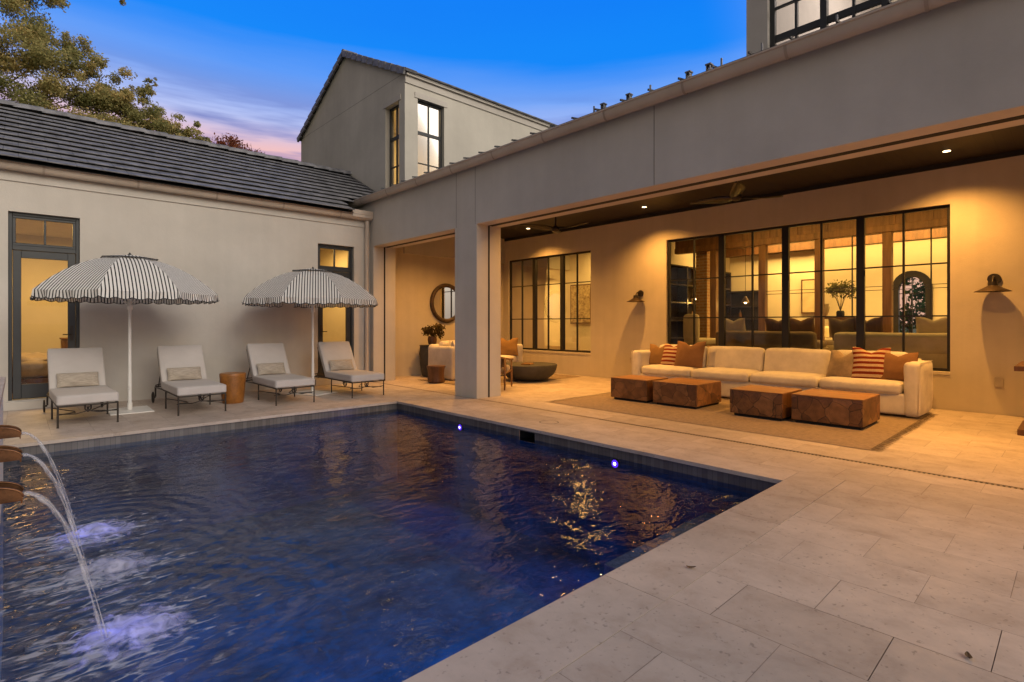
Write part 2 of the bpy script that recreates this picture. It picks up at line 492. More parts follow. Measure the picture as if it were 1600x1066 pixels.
# ------------------------------------------------------------------ mesh builder
class MB:
    def __init__(s):
        s.v = []; s.f = []; s.uv = {}
    def add(s, vs, fs):
        b = len(s.v)
        s.v += [tuple(p) for p in vs]
        s.f += [tuple(i + b for i in f) for f in fs]
        return b
    def box(s, x0, x1, y0, y1, z0, z1):
        s.add([(x0, y0, z0), (x1, y0, z0), (x1, y1, z0), (x0, y1, z0), (x0, y0, z1), (x1, y0, z1), (x1, y1, z1), (x0, y1, z1)],
              [(0, 3, 2, 1), (4, 5, 6, 7), (0, 1, 5, 4), (1, 2, 6, 5), (2, 3, 7, 6), (3, 0, 4, 7)])
        return s
    def obox(s, c, ax, ay, az):
        c, ax, ay, az = map(Vector, (c, ax, ay, az))
        vs = [c + ax * i + ay * j + az * k for k in (-1, 1) for (i, j) in ((-1, -1), (1, -1), (1, 1), (-1, 1))]
        s.add(vs, [(0, 3, 2, 1), (4, 5, 6, 7), (0, 1, 5, 4), (1, 2, 6, 5), (2, 3, 7, 6), (3, 0, 4, 7)])
        return s
    def quad(s, a, b, c, d):
        s.add([a, b, c, d], [(0, 1, 2, 3)]); return s
    def tube(s, pts, r, n=8, cap=True, flat=None):
        pts = [Vector(p) for p in pts]
        rs = r if isinstance(r, (list, tuple)) else [r] * len(pts)
        prev = None; rings = []
        for i, p in enumerate(pts):
            t = (pts[min(i + 1, len(pts) - 1)] - pts[max(i - 1, 0)]).normalized()
            u = prev if prev is not None else (Vector((0, 0, 1)) if abs(t.z) < 0.9 else Vector((1, 0, 0)))
            u = (u - t * u.dot(t))
            if u.length < 1e-6:
                u = t.orthogonal()
            u.normalize(); w = t.cross(u); prev = u
            fl = 1.0 if flat is None else flat
            rings.append([p + u * (math.cos(2 * PI * k / n) * rs[i] * fl) + w * (math.sin(2 * PI * k / n) * rs[i]) for k in range(n)])
        vs = [q for rg in rings for q in rg]
        fs = []
        for i in range(len(pts) - 1):
            for k in range(n):
                a = i * n + k; b = i * n + (k + 1) % n
                fs.append((a, b, b + n, a + n))
        if cap:
            fs.append(tuple(range(n - 1, -1, -1)))
            fs.append(tuple((len(pts) - 1) * n + k for k in range(n)))
        s.add(vs, fs); return s
    def lathe(s, prof, c=(0, 0, 0), n=24, wob=None):
        vs = []; fs = []
        for (r, z) in prof:
            for k in range(n):
                a = 2 * PI * k / n
                q = r * (1 + (wob(a, z) if wob else 0))
                vs.append((c[0] + q * math.cos(a), c[1] + q * math.sin(a), c[2] + z))
        for i in range(len(prof) - 1):
            for k in range(n):
                a = i * n + k; b = i * n + (k + 1) % n
                fs.append((a, b, b + n, a + n))
        fs.append(tuple(range(n - 1, -1, -1)))
        fs.append(tuple((len(prof) - 1) * n + k for k in range(n)))
        s.add(vs, fs); return s
    def extrude(s, prof, p0, p1, ua, ub, cap=True, closed=True):
        """profile [(a,b)] in plane (ua,ub), swept p0->p1"""
        p0, p1, ua, ub = map(Vector, (p0, p1, ua, ub))
        n = len(prof)
        vs = [p + ua * a + ub * b for p in (p0, p1) for (a, b) in prof]
        fs = [(k, (k + 1) % n, (k + 1) % n + n, k + n) for k in range(n if closed else n - 1)]
        if cap and closed:
            fs += [tuple(range(n - 1, -1, -1)), tuple(range(n, 2 * n))]
        s.add(vs, fs); return s
    def soft(s, c, size, r=0.04, bulge=(0, 0, 0), cuts=8, noise=0.0, m=None, seed=0):
        hx, hy, hz = (q / 2 for q in size)
        r = min(r, hx, hy, hz)
        bm = bmesh.new()
        bmesh.ops.create_cube(bm, size=2)
        bmesh.ops.subdivide_edges(bm, edges=bm.edges[:], cuts=cuts, use_grid_fill=True)
        from mathutils import noise as mn
        idx = {}
        vs = []
        for v in bm.verts:
            p = v.co
            # denser sampling near the edges
            q = Vector([math.copysign(1 - (1 - abs(t)) ** 1.5, t) if abs(t) < 1 else t for t in p])
            P = Vector((q.x * hx, q.y * hy, q.z * hz))
            inner = Vector((max(-hx + r, min(hx - r, P.x)), max(-hy + r, min(hy - r, P.y)), max(-hz + r, min(hz - r, P.z))))
            d = P - inner
            if d.length > 1e-9:
                P = inner + d.normalized() * r
            P.x += math.copysign(bulge[0], q.x) * (1 - q.y ** 2) * (1 - q.z ** 2) * abs(q.x)
            P.y += math.copysign(bulge[1], q.y) * (1 - q.x ** 2) * (1 - q.z ** 2) * abs(q.y)
            P.z += math.copysign(bulge[2], q.z) * (1 - q.x ** 4) * (1 - q.y ** 4) * abs(q.z)
            if noise:
                P += mn.noise_vector(P * 5 + Vector((seed * 3.1, seed * 1.7, 0))) * noise
            P = (m @ P) if m is not None else P
            idx[v.index] = len(vs)
            vs.append(P + Vector(c))
        bm.verts.index_update()
        fs = [tuple(idx[v.index] for v in f.verts) for f in bm.faces]
        bm.free()
        s.add(vs, fs); return s
    def build(s, name, material, parent=None, smooth=False, world=False, bevel=0.0, seg=2, weld=False, angle=None, sub=0):
        me = bpy.data.meshes.new(name)
        off = Vector((0, 0, 0))
        if world and parent is not None:
            q = parent
            while q is not None:
                off += q.location; q = q.parent
        me.from_pydata([Vector(p) - off for p in s.v], [], s.f)
        bm = bmesh.new(); bm.from_mesh(me)
        if weld:
            bmesh.ops.remove_doubles(bm, verts=bm.verts[:], dist=1e-5)
        bmesh.ops.recalc_face_normals(bm, faces=bm.faces[:])
        if bevel > 0:
            es = [e for e in bm.edges if len(e.link_faces) == 2 and e.calc_face_angle(0) > R(35)]
            bmesh.ops.bevel(bm, geom=es, offset=bevel, segments=seg, affect='EDGES', profile=0.5, clamp_overlap=True)
        bm.to_mesh(me); bm.free()
        if smooth:
            me.shade_smooth()
            if angle is not None:
                me.set_sharp_from_angle(angle=R(angle))
        o = bpy.data.objects.new(name, me)
        if material is not None:
            me.materials.append(material)
        col.objects.link(o)
        if parent is not None:
            o.parent = parent
        if sub:
            md = o.modifiers.new('sub', 'SUBSURF'); md.levels = sub; md.render_levels = sub
        return o

def tag(o, label=None, cat=None, group=None, kind=None):
    if label: o['label'] = label
    if cat: o['category'] = cat
    if group: o['group'] = group
    if kind: o['kind'] = kind
    return o

def thing(name, loc, label, cat, group=None, rz=0.0):
    o = bpy.data.objects.new(name, None)
    o.location = loc; o.rotation_euler = (0, 0, rz)
    o.empty_display_size = 0.1
    col.objects.link(o)
    return tag(o, label, cat, group)

def children(o):
    return [c for c in bpy.data.objects if c.parent == o]

def copy_tree(o, parent=None):
    c = o.copy(); col.objects.link(c); c.parent = parent
    for ch in children(o):
        copy_tree(ch, c)
    return c

def wall_x(mb, x0, x1, y0, y1, z0, z1, holes):
    """wall slab in the plane x, with rectangular holes (ya,yb,za,zb)"""
    ys = sorted({y0, y1, *[v for h in holes for v in h[:2] if y0 < v < y1]})
    zs = sorted({z0, z1, *[v for h in holes for v in h[2:] if z0 < v < z1]})
    def solid(i, j):
        if not (0 <= i < len(ys) - 1 and 0 <= j < len(zs) - 1):
            return False
        yc = (ys[i] + ys[i + 1]) / 2; zc = (zs[j] + zs[j + 1]) / 2
        return not any(h[0] < yc < h[1] and h[2] < zc < h[3] for h in holes)
    for i in range(len(ys) - 1):
        for j in range(len(zs) - 1):
            if not solid(i, j):
                continue
            a, b, c, d = ys[i], ys[i + 1], zs[j], zs[j + 1]
            mb.quad((x0, a, c), (x0, a, d), (x0, b, d), (x0, b, c))
            mb.quad((x1, a, c), (x1, b, c), (x1, b, d), (x1, a, d))
            if not solid(i - 1, j): mb.quad((x0, a, c), (x1, a, c), (x1, a, d), (x0, a, d))
            if not solid(i + 1, j): mb.quad((x0, b, c), (x0, b, d), (x1, b, d), (x1, b, c))
            if not solid(i, j - 1): mb.quad((x0, a, c), (x0, b, c), (x1, b, c), (x1, a, c))
            if not solid(i, j + 1): mb.quad((x0, a, d), (x1, a, d), (x1, b, d), (x0, b, d))

def wall_y(mb, y0, y1, x0, x1, z0, z1, holes):
    t = MB()
    wall_x(t, y0, y1, x0, x1, z0, z1, holes)
    mb.add([(p[1], p[0], p[2]) for p in t.v], [tuple(reversed(f)) for f in t.f])

def leaves(name, clumps, n, size, material, parent=None, world=True, droop=0.0, aspect=0.5, shell=0.55):
    """clumps: (x,y,z,rx,ry,rz); n leaf faces scattered through the clumps"""
    cl = np.array(clumps, float)
    w = (cl[:, 3] * cl[:, 4] * cl[:, 5]) ** 0.62
    k = rng.choice(len(cl), n, p=w / w.sum())
    d = rng.normal(size=(n, 3)); d /= np.linalg.norm(d, axis=1)[:, None]
    rad = (shell + (1 - shell) * rng.random(n)) * rng.choice([1.0, 0.75, 1.12], n)
    c = cl[k, :3] + d * rad[:, None] * cl[k, 3:6]
    u = rng.normal(size=(n, 3)); u[:, 2] -= droop; u /= np.linalg.norm(u, axis=1)[:, None]
    t = rng.normal(size=(n, 3)); v = np.cross(u, t); v /= np.linalg.norm(v, axis=1)[:, None]
    sz = size * (0.6 + 0.8 * rng.random(n))[:, None]
    a = c - u * sz; b = c + v * sz * aspect; e = c + u * sz; f = c - v * sz * aspect
    co = np.stack([a, b, e, f], 1).reshape(-1, 3)
    off = np.zeros(3)
    if parent is not None and world:
        q = parent
        while q is not None:
            off += np.array(q.location); q = q.parent
    co = co - off
    me = bpy.data.meshes.new(name)
    me.vertices.add(4 * n); me.vertices.foreach_set('co', co.ravel())
    me.loops.add(4 * n); me.loops.foreach_set('vertex_index', np.arange(4 * n, dtype=np.int32))
    me.polygons.add(n); me.polygons.foreach_set('loop_start', np.arange(0, 4 * n, 4, dtype=np.int32))
    at = me.attributes.new('tone', 'FLOAT', 'FACE')
    ct = rng.random(len(cl))
    at.data.foreach_set('value', np.clip(0.55 * ct[k] + 0.55 * rng.random(n) - 0.05, 0, 1).astype(np.float32))
    me.update(); me.validate()
    me.materials.append(material)
    o = bpy.data.objects.new(name, me); col.objects.link(o)
    if parent is not None: o.parent = parent
    return o

# ------------------------------------------------------------------ palette
WATER_Z = -0.135
FOAM = [(0.30, 4.58, 0.95), (0.32, 3.86, 1.0), (0.29, 3.01, 1.0)]
M_ST = stucco('stucco_greige', (0.52, 0.487, 0.445))
M_ST2 = stucco('stucco_patio', (0.54, 0.475, 0.385), 0.05)
M_ROOM = mat('room_plaster', (0.62, 0.56, 0.46), 0.85, var=0.05, scale=1.0, bump=0.1)
M_TILE = mat('roof_tile', (0.20, 0.198, 0.21), 0.55, var=0.35, scale=5.0, bump=0.25, bscale=30, spots=0.25)
M_METALROOF = mat('standing_seam_metal', (0.075, 0.075, 0.08), 0.45, 0.6, var=0.1)
M_GUT = mat('gutter_beige', (0.50, 0.42, 0.35), 0.45, var=0.08, scale=2.0)
M_STRAP = mat('gutter_strap', (0.36, 0.29, 0.235), 0.5)
M_DARK = mat('dark_bronze_frame', (0.022, 0.020, 0.020), 0.4, 0.3, var=0.15)
M_DOOR = mat('slate_grey_door', (0.032, 0.035, 0.039), 0.45, 0.1, var=0.12)
M_BLACK = mat('black_slot', (0.008, 0.008, 0.008), 0.8, var=0.1)
M_CEIL = planks('dark_board_ceiling', (0.014, 0.0105, 0.008), 1, 0.17, 0.5, .12)
M_GLASS = glass('window_glass', 1.45, (0.97, 0.96, 0.93), 0.03)
M_COATED = glass('coated_glass', 1.6, (0.8, 0.78, 0.75), 0.02)
M_STONE = stone('travertine', (0.50, 0.42, 0.365))
M_GROUT = mat('grout', (0.21, 0.165, 0.14), 0.95, var=0.2, scale=4)
M_TEAK = mat('timber', (0.20, 0.095, 0.035), 0.5, var=0.3, scale=2.0, stretch=(6, 6, 0.6), bump=0.15)
M_WALNUT = mat('walnut', (0.115, 0.05, 0.022), 0.5, var=0.3, scale=3.0, stretch=(5, 5, 0.8), bump=0.1)
M_LOG = log_slices('log_slices')
M_LINEN = mat('white_linen', (0.66, 0.60, 0.52), 0.95, var=0.10, scale=3.5, bump=0.9, bscale=11, bstretch=(1, 1.6, .7), spec=0.1, sheen=0.2)
M_CHAISE = mat('grey_beige_canvas', (0.50, 0.465, 0.445), 0.92, var=0.06, scale=2.0, bump=0.3, bscale=140, spec=0.1)
M_IRON = mat('wrought_iron', (0.045, 0.036, 0.030), 0.5, 0.5, var=0.2)
M_LUMBAR = mat('woven_beige', (0.40, 0.345, 0.285), 0.95, var=0.2, scale=60, stretch=(0.15, 1, 1), bump=0.4, bscale=120)
M_WHITE = mat('white_powder_coat', (0.72, 0.70, 0.67), 0.4, var=0.05)
M_CANOPY = stripes_uv('striped_canvas', (0.020, 0.020, 0.026), (0.80, 0.79, 0.77), 0.042, 0.34)
M_TRIM = mat('black_trim', (0.02, 0.02, 0.024), 0.8)
M_TERRA = mat('rust_ceramic', (0.33, 0.125, 0.022), 0.42, var=0.22, scale=9, bump=0.5, bscale=45, spots=0.2)
M_COPPER = mat('aged_copper', (0.17, 0.078, 0.035), 0.38, 0.8, var=0.5, scale=14, color2=(0.05, 0.028, 0.018), bump=.15, bscale=40)
M_RUG = mat('jute_rug', (0.30, 0.225, 0.165), 0.98, var=0.25, scale=70, stretch=(1, 0.25, 1), bump=0.8, bscale=160)
M_FRINGE = mat('dark_fringe', (0.11, 0.075, 0.045), 0.98, var=0.4, scale=40)
M_OCHRE = mat('ochre_linen', (0.25, 0.135, 0.045), 0.95, var=0.12, scale=4, bump=0.4, bscale=110)
M_BROWN = mat('tobacco_linen', (0.22, 0.108, 0.045), 0.95, var=0.14, scale=4, bump=0.4, bscale=110)
M_OAT = mat('oatmeal_velvet', (0.33, 0.235, 0.135), 0.9, var=0.25, scale=6, bump=0.3, bscale=60, sheen=0.4)
M_REDSTRIPE = fabric_stripe('red_striped_weave', (0.56, 0.40, 0.24), (0.20, 0.030, 0.016), 2, 0.075, 0.5, cross=(1, 0.15, 0.10, (0.40, 0.20, 0.09)))
M_CHAR = mat('charcoal_stone', (0.045, 0.043, 0.042), 0.7, var=0.2, scale=6, bump=0.2)
M_WICKER = mat('brown_wicker', (0.10, 0.055, 0.026), 0.7, var=0.5, scale=40, stretch=(1, 1, 3), bump=0.9, bscale=70)
M_POOL = mat('blue_plaster', (0.03, 0.12, 0.21), 0.75, var=0.45, scale=1.4, bump=0.2, spots=0.25)
M_POOLTILE = None
M_LEAF_OAK = leafmat('oak_leaves', (0.15, 0.17, 0.065), (0.40, 0.36, 0.15), (0.70, 0.52, 0.23), .45)
M_LEAF_RED = leafmat('russet_leaves', (0.16, 0.04, 0.02), (0.22, 0.07, 0.035), (0.30, 0.13, 0.07))
M_LEAF_GRN = leafmat('green_leaves', (0.02, 0.05, 0.015), (0.05, 0.10, 0.03), (0.10, 0.15, 0.05))
M_LEAF_DRY = leafmat('bronze_leaves', (0.03, 0.025, 0.012), (0.07, 0.05, 0.02), (0.11, 0.075, 0.03))
M_BARK = mat('bark', (0.10, 0.075, 0.05), 0.95, var=0.4, scale=6, bump=0.8, bscale=20)
M_GRASS = mat('lawn', (0.05, 0.085, 0.025), 0.95, var=0.4, scale=8, bump=0.6, bscale=40)
M_BULB = emis('warm_bulb', (1.0, 0.66, 0.28), 14.0)
M_DOWN = emis('downlight_lens', (1.0, 0.72, 0.38), 9.0)
M_LED = emis('violet_led', (0.75, 0.55, 1.0), 9.0)
M_HALO = emis('violet_halo', (0.16, 0.03, 1.0), 1.5)
M_SHADE = emis('lit_lamp_shade', (1.0, 0.72, 0.32), 1.6)
M_CREAM = mat('cream_upholstery', (0.55, 0.47, 0.33), 0.95, var=0.1, scale=4, bump=0.2)
M_OLIVE = mat('olive_upholstery', (0.22, 0.155, 0.085), 0.95, var=0.15, scale=4, bump=0.2)
M_BRICK = brickmat('old_brick', (0.42, 0.24, 0.12), (0.30, 0.16, 0.08), (0.46, 0.37, 0.25))
M_SCONCE = mat('brown_bronze', (0.055, 0.034, 0.020), 0.45, 0.6, var=0.2)
M_MIRF = mat('dark_carved_wood', (0.060, 0.030, 0.016), .55, var=.5, scale=14, bump=.5, bscale=50)
M_FAN = mat('ebonised_blade', (0.014, 0.011, 0.010), .35, var=.2)
M_OUTLET = mat('tan_cover', (0.42, 0.36, 0.29), 0.5)

def tilemat():
    m, nt, out = nodes_of('waterline_tile')
    p = N(nt, 'ShaderNodeBsdfPrincipled'); p.inputs['Roughness'].default_value = 0.3
    tc = N(nt, 'ShaderNodeTexCoord'); sp = N(nt, 'ShaderNodeSeparateXYZ')
    nt.links.new(tc.outputs['Object'], sp.inputs[0])
    s = math_n(nt, 'ADD', sp.outputs[0], sp.outputs[1])
    q = math_n(nt, 'DIVIDE', s, 0.05)
    fr = math_n(nt, 'FRACT', q); fl = math_n(nt, 'FLOOR', q)
    wn = N(nt, 'ShaderNodeTexWhiteNoise', noise_dimensions='1D'); nt.links.new(fl, wn.inputs['W'])
    rp = ramp(nt, [(0, (0.105, 0.092, 0.085)), (1, (0.165, 0.148, 0.138))])
    nt.links.new(wn.outputs[0], rp.inputs[0])
    c = mixc(nt, math_n(nt, 'LESS_THAN', fr, 0.07), rp.outputs[0], (0.06, 0.055, 0.055))
    nt.links.new(c, p.inputs['Base Color']); nt.links.new(p.outputs[0], out.inputs[0])
    return m
M_POOLTILE = tilemat()

# ------------------------------------------------------------------ ground, deck, pool
PX0, PX1, PY0, PY1 = -0.5, 4.65, 1.65, 7.80     # pool basin
g = MB()
def ring(mb, X0, X1, Y0, Y1, hx0, hx1, hy0, hy1, z):
    mb.quad((X0, Y0, z), (X1, Y0, z), (X1, hy0, z), (X0, hy0, z))
    mb.quad((X0, hy1, z), (X1, hy1, z), (X1, Y1, z), (X0, Y1, z))
    mb.quad((X0, hy0, z), (hx0, hy0, z), (hx0, hy1, z), (X0, hy1, z))
    mb.quad((hx1, hy0, z), (X1, hy0, z), (X1, hy1, z), (hx1, hy1, z))
ring(g, -600, 600, -600, 600, PX0 - .02, PX1 + .02, PY0 - .02, PY1 + .02, -0.05)
tag(g.build('ground', M_GRASS), kind='structure')
g = MB(); ring(g, -4, 10.2, -5, 11.3, PX0 - .02, PX1 + .02, PY0 - .02, PY1 + .02, -0.006)
tag(g.build('deck_base', M_GROUT), kind='structure')

DX0, DX1 = -4.0, 10.18
CX0, CX1, CY0, CY1 = -0.55, 4.98, 1.33, 8.12   # outer edge of the coping
pv = MB(); tones = []
def paver(x0, x1, y0, y1):
    gap = random.choice((.0007, .0007, .0010, .0015))
    if x1 - x0 < 0.008 or y1 - y0 < .008: return
    pv.quad((x0 + gap, y0 + gap, 0), (x1 - gap, y0 + gap, 0), (x1 - gap, y1 - gap, 0), (x0 + gap, y1 - gap, 0))
    tones.append(random.random())
W_ = .394; x = 2.26 - W_ * 16; r_ = 0
while x < DX1:
    xa, xb = max(x, DX0), min(x + W_, DX1)
    y = -5.0 + (.53 if r_ % 2 else .83) % .6 - .2
    y = .53 + (.3 if r_ % 2 else 0) - .6 * 10
    while y < 11.3:
        ya, yb = y, min(y + .6, 11.3)
        # keep clear of the pool coping and of the screen channel
        xs_ = [(xa, xb)]
        if xa < 5.73 < xb: xs_ = [(xa, 5.73), (5.79, xb)]
        elif xa < 5.79 < xb: xs_ = [(5.79, xb)]
        for (p, q) in xs_:
            if q - p < .01: continue
            if q <= CX0 or p >= CX1 or yb <= CY0 or ya >= CY1: paver(p, q, ya, yb); continue
            if ya < CY0: paver(p, q, ya, CY0)
            if yb > CY1: paver(p, q, CY1, yb)
            y0_, y1_ = max(ya, CY0), min(yb, CY1)
            if p < CX0: paver(p, CX0, y0_, y1_)
            if q > CX1: paver(CX1, q, y0_, y1_)
        y += .6
    x += W_; r_ += 1
o = pv.build('deck', M_STONE)
at = o.data.attributes.new('tone', 'FLOAT', 'FACE'); at.data.foreach_set('value', np.array(tones, np.float32))
tag(o, kind='structure')

# coping: slabs round the pool, overhanging the tile by 3 cm
cp = MB(); ct = []
def slab(x0, x1, y0, y1):
    cp.box(x0 + .0015, x1 - .0015, y0 + .0015, y1 - .0015, -0.035, 0.001); ct.extend([random.random() * .6 + .2] * 6)
xs = np.linspace(CX0, CX1, 5)
for a, b in zip(xs[:-1], xs[1:]):
    slab(a, b, CY0, PY0 + .03); slab(a, b, PY1 - .03, CY1)
ys = np.linspace(PY0 + .03, PY1 - .03, 6)
for a, b in zip(ys[:-1], ys[1:]):
    slab(PX1 - .03, CX1, a, b)
o = cp.build('pool_coping', M_STONE)
at = o.data.attributes.new('tone', 'FLOAT', 'FACE'); at.data.foreach_set('value', np.array(ct, np.float32))
tag(o, kind='structure')

pool = tag(bpy.data.objects.new('pool_basin', None), kind='structure'); col.objects.link(pool); pool.location = (2.1, 4.7, 0)
b = MB(); D = -1.35
b.quad((PX0, PY0, D), (PX1, PY0, D), (PX1, PY1, D), (PX0, PY1, D))
for (x0, y0, x1, y1) in ((PX0, PY0, PX1, PY0), (PX1, PY0, PX1, PY1), (PX1, PY1, PX0, PY1), (PX0, PY1, PX0, PY0)):
    b.quad((x0, y0, D), (x1, y1, D), (x1, y1, -0.18), (x0, y0, -0.18))
b.build('basin', M_POOL, pool, world=True)
b = MB()
for (x0, y0, x1, y1) in ((PX0, PY0, PX1, PY0), (PX1, PY1, PX0, PY1), (PX0, PY1, PX0, PY0)):
    b.quad((x0, y0, -0.18), (x1, y1, -0.18), (x1, y1, -0.02), (x0, y0, -0.02))
for (a0, a1, z0, z1) in ((PY0, 4.58, -.18, -.02), (4.85, PY1, -.18, -.02), (4.58, 4.85, -.055, -.02)):
    b.quad((PX1, a0, z0), (PX1, a1, z0), (PX1, a1, z1), (PX1, a0, z1))
b.build('waterline_tile', M_POOLTILE, pool, world=True)
b = MB(); b.box(PX1 + .001, PX1 + .25, 4.58, 4.85, -.18, -.055); b.f = [f for k, f in enumerate(b.f) if k != 5]
b.build('skimmer_mouth', M_BLACK, pool, world=True)
b = MB(); b.box(3.1, PX1 - .002, PY0 + .002, 2.35, -.62, -.44); b.box(3.6, PX1 - .002, PY0 + .002, 1.98, -.438, -.26)
b.build('step', mat('pale_blue_plaster', (0.26, 0.29, 0.33), 0.8, var=0.3, scale=9, spots=.3), pool, world=True)
w = MB(); w.quad((PX0, PY0, WATER_Z), (PX1, PY0, WATER_Z), (PX1, PY1, WATER_Z), (PX0, PY1, WATER_Z))
tag(w.build('pool_water', watermat()), kind='structure')

for (yy, lab) in ((6.06, 'violet pool light glowing at the waterline in front of the patio column'),
                  (3.37, 'violet pool light glowing at the waterline in front of the log tables')):
    t = thing('pool_light', (PX1, yy, -0.19), lab, 'pool light', 'violet lights in the pool wall')
    b = MB(); b.tube([(-.002, 0, 0), (-.020, 0, 0)], .050, 24); b.build('bezel', M_IRON, t)
    b = MB(); b.tube([(-.021, 0, 0), (-.026, 0, 0)], [.042, .040], 24); b.build('halo_ring', M_HALO, t)  # emissive ring imitates the violet halo around each pool light
    b = MB(); b.tube([(-.027, 0, 0), (-.034, 0, 0)], [.018, .012], 20); b.build('lens', M_LED, t)

# drain channel at the patio threshold
t = thing('drain_grate', (5.76, 3, 0), 'long slotted drain grate set in the paving along the patio edge', 'drain grate')
b = MB(); b.box(5.732, 5.788, -4.9, 10.6, -.005, -.001); b.build('channel', mat('grate_beige', (0.30, 0.235, 0.18), 0.5, 0.3), t, world=True)
b = MB()
for k in range(190):
    yy = -2.0 + k * 0.034
    b.box(5.742, 5.772, yy, yy + .017, -.0009, -.0004)
b.box(5.780, 5.785, -4.9, 10.6, -.0009, -.0004)
b.build('slot', M_BLACK, t, world=True)

# lid ring of the skimmer in the paving
b = MB()
for k in range(40):
    a0, a1 = 2 * PI * k / 40, 2 * PI * (k + 1) / 40
    b.quad(*[(5.1 + r * math.cos(a), 4.76 + r * math.sin(a), .002) for r, a in ((.118, a0), (.126, a0), (.126, a1), (.118, a1))])
tag(b.build('skimmer_lid', M_BLACK), 'round skimmer lid outlined in the paving beside the pool edge', 'lid')

for k, (x, y, rz, lab) in enumerate(((2.61, 1.41, 2.2, 'dry brown leaf lying on the pool coping'), (2.70, 0.30, .3, 'curled dry leaf lying on the paving farthest from the pool'))):
    b = MB(); pts = []
    for i in range(7):
        s = i / 6 * 2 - 1; wd = .011 * (1 - s * s) + .001
        z = .003 + .006 * s * s
        pts.append(((s * .024, -wd, z + .004), (s * .024, 0, z), (s * .024, wd, z + .004)))
    for i in range(6):
        for j in range(2):
            b.quad(pts[i][j], pts[i + 1][j], pts[i + 1][j + 1], pts[i][j + 1])
    o = b.build('fallen_leaf', mat('dry_leaf', (0.11, 0.06, 0.022), .8, var=.3, scale=30)); o.location = (x, y, .002); o.rotation_euler = (0.1, 0, rz)
    tag(o, lab, 'leaf', 'dry leaves on the paving')

# fountain wall with scuppers
t = thing('fountain_wall', (-.3, 4, WATER_Z - .5), 'low white wall rising from the pool behind the copper spouts', 'wall')
b = MB(); b.box(-.45, -.09, 1.2, 6.42, D + .002, .78); b.build('wall', mat('white_stucco', (0.66, 0.64, 0.62), .85, var=.06, bump=.3), t, world=True)
b = MB(); b.box(-.48, -.075, 1.17, 6.44, .781, .83); b.build('cap', M_STONE, t, world=True)
labs = ['farthest copper spout, level with the deck behind the pool', 'middle copper spout of the three on the white wall', 'nearest copper spout pouring into the pool']
wl = ['thin stream of water from the farthest copper spout', 'thin stream of water from the middle copper spout', 'thin stream of water from the nearest copper spout']
M_STREAM = streammat(); M_FOAM = foammat()
for k, (yy, zz) in enumerate(((4.58, .60), (3.86, .592), (3.01, .586))):
    t = thing('water_spout', (-.09, yy, zz), labs[k], 'water spout', 'copper spouts along the fountain wall')
    # open copper trough: two cheek plates with a rounded top edge, a floor and a drip lip
    ck = [(-.005, -.012), (.098, -.004), (.101, -.022), (.106, -.022), (.107, .004)] + [(.107 - .112 * (1 - math.cos(a)), .004 + .052 * math.sin(a)) for a in np.linspace(0.1, PI / 2, 12)]
    for y in (-.058, .058):
        b = MB(); b.extrude(ck, (0, y - .002, 0), (0, y + .002, 0), (1, 0, 0), (0, 0, 1)); b.build('cheek', M_COPPER, t)
        b = MB(); b.tube([(p[0], y, p[1]) for p in ck[4:]], .0045, 6); b.build('rolled_edge', M_COPPER, t, smooth=True)
    b = MB(); b.box(0, .100, -.0555, .0555, -.012, -.006); b.build('floor_plate', M_COPPER, t)
    b = MB(); b.box(-.002, .004, -.085, .085, -.05, .09); b.build('wall_plate', M_COPPER, t, bevel=.002)
    s = thing('water_stream', (0.02, yy, zz + .006), wl[k], 'water stream', 'streams from the copper spouts')
    b = MB(); pts = []; rr = []
    H = zz + .006 - WATER_Z
    for i in range(22):
        u = i / 21; x = .28 * u ; z = -.005 - H * (u ** 2.05)
        pts.append((x, .010 * math.sin(u * 9 + k), z)); rr.append(.016 * (1 - u) ** 1.5 + .008 + .003 * math.sin(u * 25 + k))
    b.tube(pts, rr, 10, flat=.35)
    b.tube([(p[0] * .96 - .004, p[1] + .016 * math.sin(i * .55 + k), p[2]) for i, p in enumerate(pts)], [.006 + .003 * math.sin(i * 1.7) for i in range(len(pts))], 6)
    for q in range(26):
        u = random.uniform(.55, 1.0); px, pz = .28 * u + random.gauss(0, .018), -.005 - H * u ** 2.05
        rd = random.uniform(.0015, .004); pyy = random.gauss(0, .02)
        b.tube([(px, pyy, pz + rd * 2), (px, pyy, pz), (px, pyy, pz - rd)], [rd * .3, rd, rd * .3], 6)
    b.build('water_jet', M_STREAM, s, smooth=True)
    b = MB(); n = 26; vs = []; fs = []
    from mathutils import noise as mnz
    for i in range(n + 1):
        for j in range(n + 1):
            x = (i / n - .5) * .62; y = (j / n - .5) * .52; d2 = math.hypot(x, y)
            h = max(0, 1 - d2 / .27)
            z = h * (.028 + .05 * mnz.noise((x * 11 + k * 5, y * 11, k))) + .006 * mnz.noise((x * 30, y * 30, k)) + .004
            vs.append((x, y, z))
    for i in range(n):
        for j in range(n):
            a = i * (n + 1) + j; fs.append((a, a + n + 1, a + n + 2, a + 1))
    b.add(vs, fs)
    f = b.build('splash', M_FOAM, s, smooth=True); f.location = (.36, 0, -H + .002)

